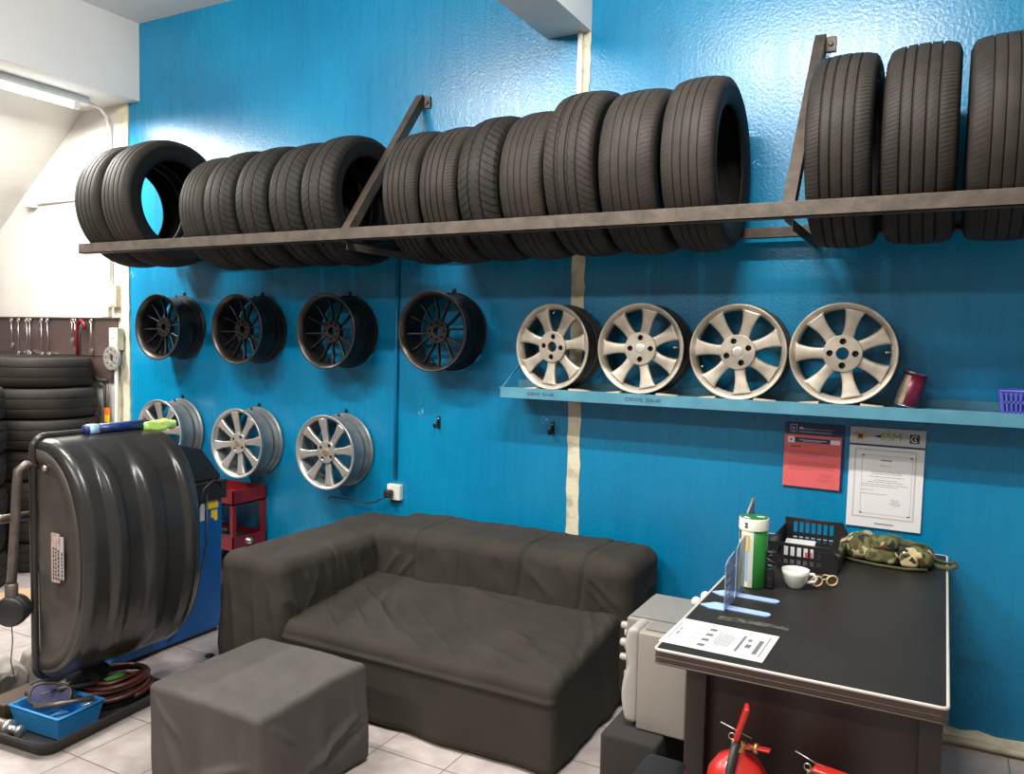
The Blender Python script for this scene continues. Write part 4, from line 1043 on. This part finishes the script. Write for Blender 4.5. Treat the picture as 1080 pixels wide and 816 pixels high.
def arm_fn(p, n_):
    x, y, z = p
    d_ = .008*nz(p, 5)+.004*nz(p, 13); f_ = 0
    f_ += creases((y, z), [(-1.05, .50, -1.0, .30, .012, .010), (-.95, .52, -.88, .30, .014, .012), (-.82, .53, -.75, .32, .014, .013), (-.70, .53, -.64, .34, .012, .012), (-.60, .53, -.56, .36, .012, .010), (-.88, .5, -.97, .3, .010, .008)]) if n_.x > .0 else 0
    f_ *= max(0, n_.x)
    f_ += -.012*math.exp(-((y+.75+.1*(z-.5))/.010)**2)*max(0, min(1, (z-.40)/.1))
    f_ += max(0, -n_.y)*creases((x, z), [(-2.5, .5, -2.42, .2, .02, .012), (-2.7, .45, -2.66, .05, .018, .010), (-2.58, .5, -2.54, .05, .016, .012)])
    d_ += .010*ridge((0, y+z*.35, z), 1, 10, 2.2, 5.5, 7)*abs(n_.x)+.006*ridge((x, 0, z), 9, 1, 2, 1.5, 8)*abs(n_.y)
    p2 = p+n_*(d_+f_)
    k = max(0, .5-z)
    if n_.y < -.2: p2.y -= .03*k
    if n_.x < -.2: p2.x -= .05*k
    return Vector((p2.x+sx_, min(p2.y, -.012)+sy_, max(p2.z, .004)))
MB().rbox(-2.80, -2.425, -1.10, -.04, .004, .588, .060, n=7, div=100, fn=arm_fn).build('armrest', 'sofa', sf)

# ottoman
ot = thing('ottoman', 'square footstool under a loose dark grey cloth in front of the sofa', 'footstool', (-2.06, -1.57, 0))
def ot_fn(p, n_):
    x, y, z = p
    k = max(0, (.375-z)/.375)
    r_ = 1+.015*k
    amp = .008*k
    a = math.atan2(y, x)
    wv = amp*(sin(a*9+1.3)+.6*sin(a*17+.5))+.010*k*nz((x, y, z), 6)
    hx = Vector((x, y, 0)); d_ = hx.normalized() if hx.length > .01 else hx
    q = Vector((x*r_, y*r_, z))+d_*wv*(1 if hx.length > .15 else 0)
    # sharp draped corners
    q.z += max(0, min(1, (z-.25)/.1))*(.006*nz(p, 7)+.004*nz(p, 17)-.012*(x*x+y*y)*4)
    q += n_*(1-abs(n_.z))*abs(abs(n_.x)-abs(n_.y))*creases((x if abs(n_.y) > .5 else y, z), [(-.2, .30, -.08, .05, .016, .010), (-.05, .10, .20, .20, .016, .016), (.02, .07, .22, .14, .014, -.012), (.18, .3, .2, .05, .012, .008), (-.22, .33, -.1, .22, .012, .007)])
    return Vector((q.x, q.y, max(q.z, .005)))
MB().rbox(-.258, .258, -.262, .262, 0.005, .372, .020, n=4, div=64, fn=ot_fn).build('cloth_cover', 'ottoman', ot)
for (x, y) in ((-.2, -.2), (.2, -.2), (-.2, .2), (.2, .2)): MB().box(x-.02, x+.02, y-.02, y+.02, 0, .05).build('foot', 'black', ot)

# ------------------------------------------------------------------ desk
dk = thing('desk', 'dark brown office desk with a black top and white edge strip at the right', 'desk', (-.30, -.775, 0))
dx_, dy_ = .30, .775
def rrect(x0, x1, y0, y1, r, n=6):
    pts = []
    for (cx_, cy_, a0) in ((x1-r, y1-r, 0), (x0+r, y1-r, 90), (x0+r, y0+r, 180), (x1-r, y0+r, 270)):
        for i in range(n+1): a = rad(a0+90*i/n); pts.append((cx_+r*cos(a), cy_+r*sin(a)))
    return pts
DX0, DX1, DY0, DY1 = -.652+dx_, .046+dx_, -1.552+dy_, -.012+dy_
MB().prism(rrect(DX0+.008, DX1-.008, DY0+.008, DY1, .012), .722, .7352, 'Z').build('top_surface', 'desktop', dk)
MB().prism(rrect(DX0+.002, DX1-.002, DY0+.002, DY1, .014), .700, .732, 'Z').box(DX0+.004, DX1-.004, DY0+.004, DY1, .696, .702).build('top_slab', 'deskwood', dk, bevel=.002)
def edge_loop(z): return [(x, y, z) for x, y in rrect(DX0+.003, DX1-.003, DY0+.003, DY1-.001, .014)]
MB().tube(edge_loop(.7325), .0042, 8, closed=True).build('edge_strip', 'deskedge', dk)
MB().tube(edge_loop(.712), .0030, 6, closed=True).tube(edge_loop(.697), .0030, 6, closed=True).build('edge_groove', 'deskwood', dk)
for x0, x1 in ((-.575, -.520), (-.015, .036)):
    MB().box(x0+dx_, x1+dx_, -1.50+dy_, -1.455+dy_, 0, .697).build('leg', 'deskmetal', dk, bevel=.003)
    MB().box(x0+dx_, x1+dx_, -.10+dy_, -.05+dy_, 0, .697).build('leg', 'deskmetal', dk, bevel=.003)
MB().box(-.570+dx_, -.562+dx_, -1.46+dy_, -.09+dy_, .08, .69).box(.022+dx_, .030+dx_, -1.46+dy_, -.09+dy_, .08, .69).build('side_panel', 'deskmetal', dk)
MB().box(-.53+dx_, -.01+dx_, -1.462+dy_, -1.456+dy_, .12, .69).build('modesty_panel', 'deskmetal', dk)

DZ = .7355
# instruction sheet
ps = thing('printed_sheet', 'white printed sheet lying on the near left corner of the desk', 'paper', (-.514, -1.393, DZ+.0005), (0, 0, rad(-1.5)))
MB().box(-.139, .139, -.108, .108, 0, .0008).build('sheet', 'paper', ps)
mb = MB(); rnd = random.Random(6)
def fl_(x0, x1, y0, y1): mb.box(x0, x1, y0, y1, .0008, .0010)
fl_(-.128, -.126, -.07, .07); fl_(-.117, -.112, -.03, .0); fl_(-.117, -.112, .01, .03)
for k in range(4): fl_(-.042, -.022, -.082+k*.043, -.062+k*.043)
for k in range(7): fl_(-.008+k*.0065, -.006+k*.0065, -.06+rnd.uniform(0, .015), .03+rnd.uniform(0, .02))
fl_(.055, .062, -.07, .06)
fl_(.073, .088, -.03, .0); fl_(.071, .082, .02, .04); fl_(.120, .123, -.08, .08); fl_(.10, .112, -.065, .045)
mb.build('dark_print', 'greyink', ps)
mb = MB()
for k in range(4):
    for j in range(3): fl_(-.10+j*.006, -.098+j*.006, -.09+k*.044, -.06+k*.044)
    fl_(-.075, -.050, -.088+k*.043, -.062+k*.043)
for j in range(3): fl_(.045-.1*0+j*.004, .0465+j*.004, -.08, .09)
fl_(-.13, -.128, -.098, .098); fl_(.126, .128, -.098, .098); fl_(-.13, .128, -.1, -.098); fl_(-.13, .128, .098, .1)
for k in range(12): fl_(-.012, .036, -.08+k*.014, -.077+k*.014)
mb.build('pale_print', 'lightink', ps)
tag(MB().box(-.52, -.36, -1.225, -1.195, DZ, DZ+.0007).box(-.56, -.50, -1.235, -1.20, DZ, DZ+.0006).build('tape_residue', 'tape'), 'torn strip of sticky tape residue on the desk top beside the sheet', 'tape')
# acrylic stands: upright plate on two rounded feet
def stand(x, y, label, h, print_m):
    s_ = thing('acrylic_stand', label, 'sign stand', (x, y, DZ), (0, 0, rad(-3)), 'acrylic sign stands on the desk')
    foot = [(-.045, -.05), (-.075, -.02), (-.075, 0), (-.045, .03), (0, .02)]
    tongue = [(0, -.012)]+[(.115+.017*cos(rad(a)), .006+.018*sin(rad(a))) for a in range(-90, 91, 15)]+[(0, .024)]
    MB().prism([(-.08, -.01), (-.045, -.032), (.0, -.030), (0, .030), (-.045, .032)], 0, .003).prism(tongue, 0, .003).build('foot', 'cyanpale', s_)
    MB().prism([(-.025, .003), (.075, .003), (.075, h*.97), (.065, h), (.0, h*.93), (-.025, h*.86)], -.0015, .0015, 'X').build('upright_plate', 'acrylic', s_)
    mb = MB()
    if print_m == 'gold': mb.prism([(-.0, .02), (.03, .02), (.05, h*.85), (.035, h*.6), (.0, h*.5)], .0016, .002, 'X').build('gold_print', 'gold', s_)
    else: 
        for z in (.03, .055, .08): mb.prism([(-.01, z), (.03, z+.005), (.03, z+.015), (-.01, z+.012)], .0016, .002, 'X')
        mb.build('print', 'lightink', s_)
    return s_
stand(-.560, -1.12, 'pale blue acrylic sign stand nearest the printed sheet, shorter of the two', .165, 'grey')
stand(-.560, -.975, 'pale blue acrylic sign stand just in front of the green tin, taller of the two', .185, 'gold')
# hexagonal green and white tin
GT=1
gt = thing('tea_tin', 'tall green and cream tin standing behind the acrylic stands on the desk', 'tin', (-.543, -.835, DZ), (0, 0, rad(0)))
MB().lathe([(.0001, 0), (.040, 0), (.041, .003), (.041, .175), (.0001, .175)], 40).build('tin_body', 'green', gt)
MB().lathe([(.0413, .004), (.0413, .174)], 20, a0=rad(165), a1=rad(282)).build('cream_panel', 'tinwhite', gt)
MB().lathe([(.0417, .02), (.0417, .11)], 8, a0=rad(228), a1=rad(262)).build('pale_blue_picture', 'skyprint', gt)
MB().lathe([(.0419, .10), (.0419, .145)], 8, a0=rad(232), a1=rad(268)).build('gold_band', 'gold', gt)
MB().lathe([(.0419, .13), (.0419, .155)], 5, a0=rad(208), a1=rad(224)).build('dark_emblem', 'ink', gt)
MB().lathe([(.0435, .158), (.0435, .187), (.0425, .189), (.0415, .189)], 40).build('lid_band', 'tinwhite', gt)
MB().lathe([(.0425, .188), (.0001, .1885)], 40).build('lid_top', 'green', gt)
mb = MB(); mb.prism([(-.030, -.012), (-.012, -.028), (-.006, -.02), (-.024, -.004)], .1886, .1895); mb.prism([(.006, .008), (.028, .012), (.026, .022), (.004, .018)], .1886, .1895); mb.build('lid_print', 'paper', gt)
mb = MB()
for k in range(6): a = rad(248)+.06*(k % 3); mb.box(-.002, .002, -.0005, .0005, -.003, .003, mx=T(.0438*cos(a), .0438*sin(a), .168+.008*(k//3)) @ R('Z', math.degrees(a)+90))
mb.build('lid_emblem', 'ink', gt)
gt.scale = (1.12, 1.12, 1.24)
# triangular frame behind tin
fb = thing('photo_frame', 'white-edged triangular stand rising behind the green tin', 'stand', (-.60, -.60, DZ), (0, 0, rad(0)))
MB().prism([(-.07, .0), (.09, .0), (.02, .25), (-.065, .21)], -.003, .003, 'X').build('panel', 'acrylic', fb)
MB().tube([(0, -.065, .21), (0, .02, .25), (0, .09, .0)], .005, 8).build('white_edge', 'appliance', fb)
# coiled dark cable thing
ch = thing('charger_cable', 'bundle of black charger cable standing between the green tin and the white cup', 'cable', (-.483, -.835, DZ))
mb = MB(); pts = []
for i in range(90): t = i/90; pts.append((.011*cos(i*.7)+.004*sin(i*.21), .011*sin(i*.7), .010+.115*abs(sin(t*pi*2.0))**.9))
mb.tube(pts, .005, 8); mb.build('coils', 'cable', ch)
MB().rbox(-.014, .014, -.014, .014, 0, .085, .008, n=3).build('charger_body', 'black', ch)
# cup
cp = thing('cup', 'white ceramic cup on the desk in front of the black basket', 'cup', (-.412, -.775, DZ))
MB().lathe([(.0001, .001), (.022, .0), (.024, .003), (.036, .018), (.043, .045), (.045, .062), (.0435, .062), (.041, .045), (.034, .020), (.02, .008), (.0001, .007)], 44).build('bowl', 'ceramic', cp)
MB().tube([(.040, 0, .050), (.058, 0, .052), (.068, 0, .040), (.062, 0, .027), (.045, 0, .024), (.036, 0, .022)], .0055, 10).build('handle', 'ceramic', cp)
# sunglasses
gl = thing('sunglasses', 'cream-gold framed sunglasses lying right of the white cup', 'sunglasses', (-.325, -.725, DZ+.004), (0, 0, rad(38)))
gl.scale = (.82, .82, .82)
for sx2 in (-1, 1):
    ring = [(sx2*.034+.024*cos(a), 0, .022+.020*sin(a)) for a in [2*pi*i/24 for i in range(24)]]
    MB().tube(ring, .004, 8, closed=True).build('lens_ring', 'frame', gl)
    MB().add(ring+[(sx2*.034, 0, .022)], [(i, (i+1) % 24, 24) for i in range(24)], 0, True).build('lens', 'lens', gl)
    MB().tube([(sx2*.058, 0, .03), (sx2*.062, .02, .03), (sx2*.055, .09, .02), (sx2*.05, .11, .004)], .0028, 6).build('temple', 'frame', gl)
MB().tube([(-.011, 0, .026), (0, -.001, .030), (.011, 0, .026)], .003, 6).build('bridge', 'frame', gl)
# black baskets
def desk_tray(name, label, loc, L, Wd, H, rot=(0,0,0), group=None):
    t = thing(name, label, 'basket', loc, rot, group); hl, hw_ = L/2, Wd/2
    # long walls with slot windows, curved scooped ends
    for s_, H_ in ((-1, H*.80), (1, H)):
        pr2 = [(-hl, 0), (hl, 0), (hl*1.02, H_*.62), (hl*.82, H_), (-hl, H_)]
        holes = []
        for i in range(7):
            x0 = -hl*.72+i*hl*.19
            for (z0, z1) in ((.18, .36), (.50, .86)): holes.append([(x0, H_*z0), (x0+hl*.12, H_*z0), (x0+hl*.12, H_*z1), (x0, H_*z1)])
        vs, fs = fillcurve([pr2]+holes, .0014)
        MB().add(vs, fs, 0, False, T(0, s_*hw_, .003)).tube([(-hl, s_*hw_, H_), (hl*.82, s_*hw_, H_), (hl*1.0, s_*hw_, H_*.62)], .003, 6).build('long_side', 'black', t)
    MB().box(-hl, hl, -hw_, hw_, 0, .003).build('base', 'black', t)
    MB().add([(hl, -hw_, .002), (hl*1.02, -hw_, H*.52), (hl*1.02, hw_, H*.62), (hl, hw_, .002), (hl+.002, -hw_, .002), (hl*1.02+.002, -hw_, H*.52), (hl*1.02+.002, hw_, H*.62), (hl+.002, hw_, .002)], [(0,1,2,3),(7,6,5,4),(1,5,6,2),(0,4,5,1),(3,2,6,7)]).build('end_side', 'black', t)
    MB().box(-hl, -hl+.003, -hw_, hw_, 0, H*.8).build('end_side', 'black', t)
    return t
desk_tray('desk_basket', 'black slotted plastic basket at the back of the desk behind the cup', (-.425, -.37, DZ), .24, .36, .115, rot=(0, 0, 0))
pp = thing('paper_bundle', 'white papers with red marks inside the black basket', 'papers', (-.46, -.33, DZ+.004), (0, 0, rad(4)))
MB().box(-.06, .05, -.08, .06, 0, .045).build('papers', 'paper', pp, bevel=.002); MB().box(.02, .045, -.0815, -.08, .01, .03).build('red_mark', 'redpaper', pp)
# camouflage pouch
cb = thing('camouflage_pouch', 'camouflage waist pouch with an olive strap on the far right corner of the desk', 'pouch', (-.17, -.24, DZ), (0, 0, rad(-8)))
def pouch(p, n_):
    x, y, z = p
    k = 1-.35*max(0, (x-.02)/.2)-.45*max(0, (-x-.09)/.1)
    z *= k; y = y*(.8+.2*k)
    q = Vector((x, y, z))
    q += n_*(.010*nz(p, 14)+.006*nz(p, 30))
    q.z += .006*sin(x*60)*(z > .05)
    q += n_*(-.007*math.exp(-((x+.055)/.005)**2)-.007*math.exp(-((x-.06)/.005)**2)) 
    q.z = max(q.z, .001)
    return q
MB().rbox(-.165, .17, -.075, .085, 0, .098, .045, n=6, div=34, fn=pouch).build('pouch_body', 'camo', cb)
def flap(p, n_): return p+n_*(.004*nz(p, 25))
MB().rbox(-.045, .06, -.082, -.03, .055, .105, .02, n=4, div=10, fn=flap).build('flap', 'camo', cb)
MB().rbox(-.05, .052, -.098, -.06, .012, .060, .016, n=4, div=10, fn=flap).build('front_pocket', 'camo', cb)
MB().rbox(.07, .13, -.09, -.05, .010, .060, .014, n=4, div=8, fn=flap).build('side_pocket', 'camo', cb)
MB().tube([(-.16, -.078, .010), (-.08, -.100, .008), (.0, -.106, .006), (.09, -.10, .006), (.16, -.075, .010)], .010, 6, flat=.4).build('bottom_webbing', 'olive', cb)
MB().tube([(.13, .0, .05), (.18, .0, .035), (.215, .0, .03), (.24, -.0, .04), (.245, -.0, .025), (.225, -.01, .014), (.19, -.01, .014), (.15, 0, .02)], .009, 8, flat=.45).build('strap_loop', 'olive', cb)
MB().lathe([(.0001, -.004), (.008, -.003), (.009, 0)], 14, 'Y', mx=T(.085, -.092, .062)).build('snap', 'chrome', cb)

# ------------------------------------------------------------------ grey appliances on the black foam block
fbk = MB().rbox(-.10, .085, -.255, .255, 0, .328, .012, n=2, div=1)
tag(fbk.build('foam_block', 'foam', None, (-.80, -1.035, 0)), 'black foam block on the floor carrying the grey appliances', 'block')
a1 = thing('grey_appliance', 'light grey appliance with a bulging front standing beside the desk', 'appliance', (-.735, -1.15, .329))
MB().rbox(-.075, .085, -.065, .062, 0, .315, .008, n=3).build('casing', 'appliance', a1)
def bulge(p, n_):
    x, y, z = p
    w_ = .020*sin(min(1, z/.20)*pi)*(z < .20)+.012*(z >= .20)*sin((z-.20)/.12*pi)
    if x < -.085: x -= w_
    return Vector((x, y, z))
MB().rbox(-.110, -.074, -.062, .055, .012, .322, .016, n=4, div=18, fn=bulge).build('front_cover', 'cover', a1)
MB().box(-.060, .02, -.04, .04, .315, .322).build('top_flap', 'appliance2', a1, bevel=.002)
a2 = thing('grey_appliance', 'darker grey appliance with side knobs behind the lighter one', 'appliance', (-.80, -.94, .329))
MB().rbox(-.100, .13, -.135, .15, 0, .305, .010, n=3).build('casing', 'appliance2', a2)
MB().box(-.088, .12, -.122, .14, .305, .311).build('lid', 'appliance2', a2, bevel=.003)
for (y, z, r_) in ((-.10, .262, .013), (-.06, .225, .018), (-.105, .205, .014), (-.06, .175, .012), (-.105, .155, .012), (-.05, .13, .010)):
    MB().lathe([(.0001, -.030), (r_*.8, -.028), (r_, -.020), (r_, 0)], 18, 'X', mx=T(-.100, y, z)).build('knob', 'cover', a2)
MB().box(-.112, -.100, -.115, -.05, .03, .11).build('side_latch', 'appliance', a2, bevel=.004)
for (x, y, hh) in ((.075, .085, .030), (.095, .130, .040)): MB().rbox(x-.016, x+.016, y-.018, y+.018, .309, .311+hh, .015, n=4).build('top_knob', 'ceramic', a2)

# ------------------------------------------------------------------ fire extinguishers
def extinguisher(x, y, label, lever_up, zr, dz):
    e = thing('fire_extinguisher', label, 'fire extinguisher', (x, y, 0), (0, 0, zr), 'fire extinguishers before the desk')
    D_ = T(0, 0, dz)
    MB().lathe([(.0001, 0), (.070, 0), (.075, .01), (.075, .24+dz), (.070, .270+dz), (.050, .300+dz), (.024, .316+dz), (.018, .325+dz), (.0001, .326+dz)], 48).build('cylinder', 'extred', e)
    MB().lathe([(.0001, .318), (.016, .318), (.018, .325), (.018, .345), (.012, .352), (.0001, .353)], 20, mx=D_).tube([(.0, 0, .335), (.035, 0, .338)], .007, 10, mx=D_).lathe([(.0001, -.004), (.012, -.004), (.013, 0), (.013, .006), (.0001, .006)], 16, 'X', mx=D_ @ T(.04, 0, .338)).build('valve', 'brass', e)
    MB().tube([(0, -.004, .345), (-.004, -.03, .338), (-.006, -.062, .300), (-.006, -.086, .22), (-.006, -.086, -.1)], .0105, 10, mx=D_).build('hose', 'cable', e)
    ang = R('Z', 12) @ R('Y', -74) if lever_up else R('Y', 2)
    MB().rbox(-.004, .088, -.020, .020, 0, .013, .006, n=2, mx=D_ @ T(0, 0, .350) @ ang).build('top_lever', 'extred', e)
    MB().rbox(.0, .075, -.010, .010, 0, .005, .002, n=2, mx=D_ @ T(.0, 0, .338) @ R('Y', 0 if lever_up else 20)).build('carry_handle', 'extred', e)
    MB().lathe([(.007, -.0015), (.009, -.0015), (.009, .0015), (.007, .0015)], 18, 'Y', closed=True, mx=D_ @ T(-.016, -.004, .356)).build('pin_ring', 'chrome', e)
    MB().tube([(-.045, -.004, .385), (.03, .004, .358)], .0015, 6, mx=D_).build('safety_pin', 'chrome', e)
    MB().lathe([(.0758, .10+dz), (.0758, .235+dz)], 10, a0=rad(-60), a1=rad(-15)).build('paper_label', 'tinwhite', e)
    return e
extinguisher(-.402, -1.635, 'red fire extinguisher with its lever raised upright, left of the two', True, rad(0), .235)
extinguisher(-.225, -1.635, 'red fire extinguisher with its lever lying flat, right of the two', False, rad(-8), .205)
stl = thing('stool', 'small black padded stool top at the bottom picture edge left of the extinguishers', 'stool', (-.548, -1.835, 0))
MB().rbox(-.055, .055, -.10, .10, .50, .553, .022, n=4).build('cushion', 'black', stl)
for (x, y) in ((-.035, -.08), (.035, -.08), (-.035, .08), (.035, .08)): MB().tube([(x*1.2, y*1.2, 0), (x, y, .505)], .012, 8).build('leg', 'black', stl)

# ------------------------------------------------------------------ camera
cam = bpy.data.cameras.new('camera'); cam.sensor_width = 36; cam.lens = 850/1080*36; cam.clip_start = .05
co = bpy.data.objects.new('camera', cam); COL.objects.link(co)
mw = Matrix(((0.88059, -.04605, .47164), (.47342, .04142, -.87986), (.02099, .99808, .05828))).to_4x4()
co.matrix_world = T(0, -3.6, 1.55) @ mw
SC.camera = co
vs_ = SC.view_settings; vs_.view_transform = 'Standard'; vs_.look = 'None'; vs_.exposure = -.26; vs_.gamma = 1.; vs_.use_curve_mapping = False
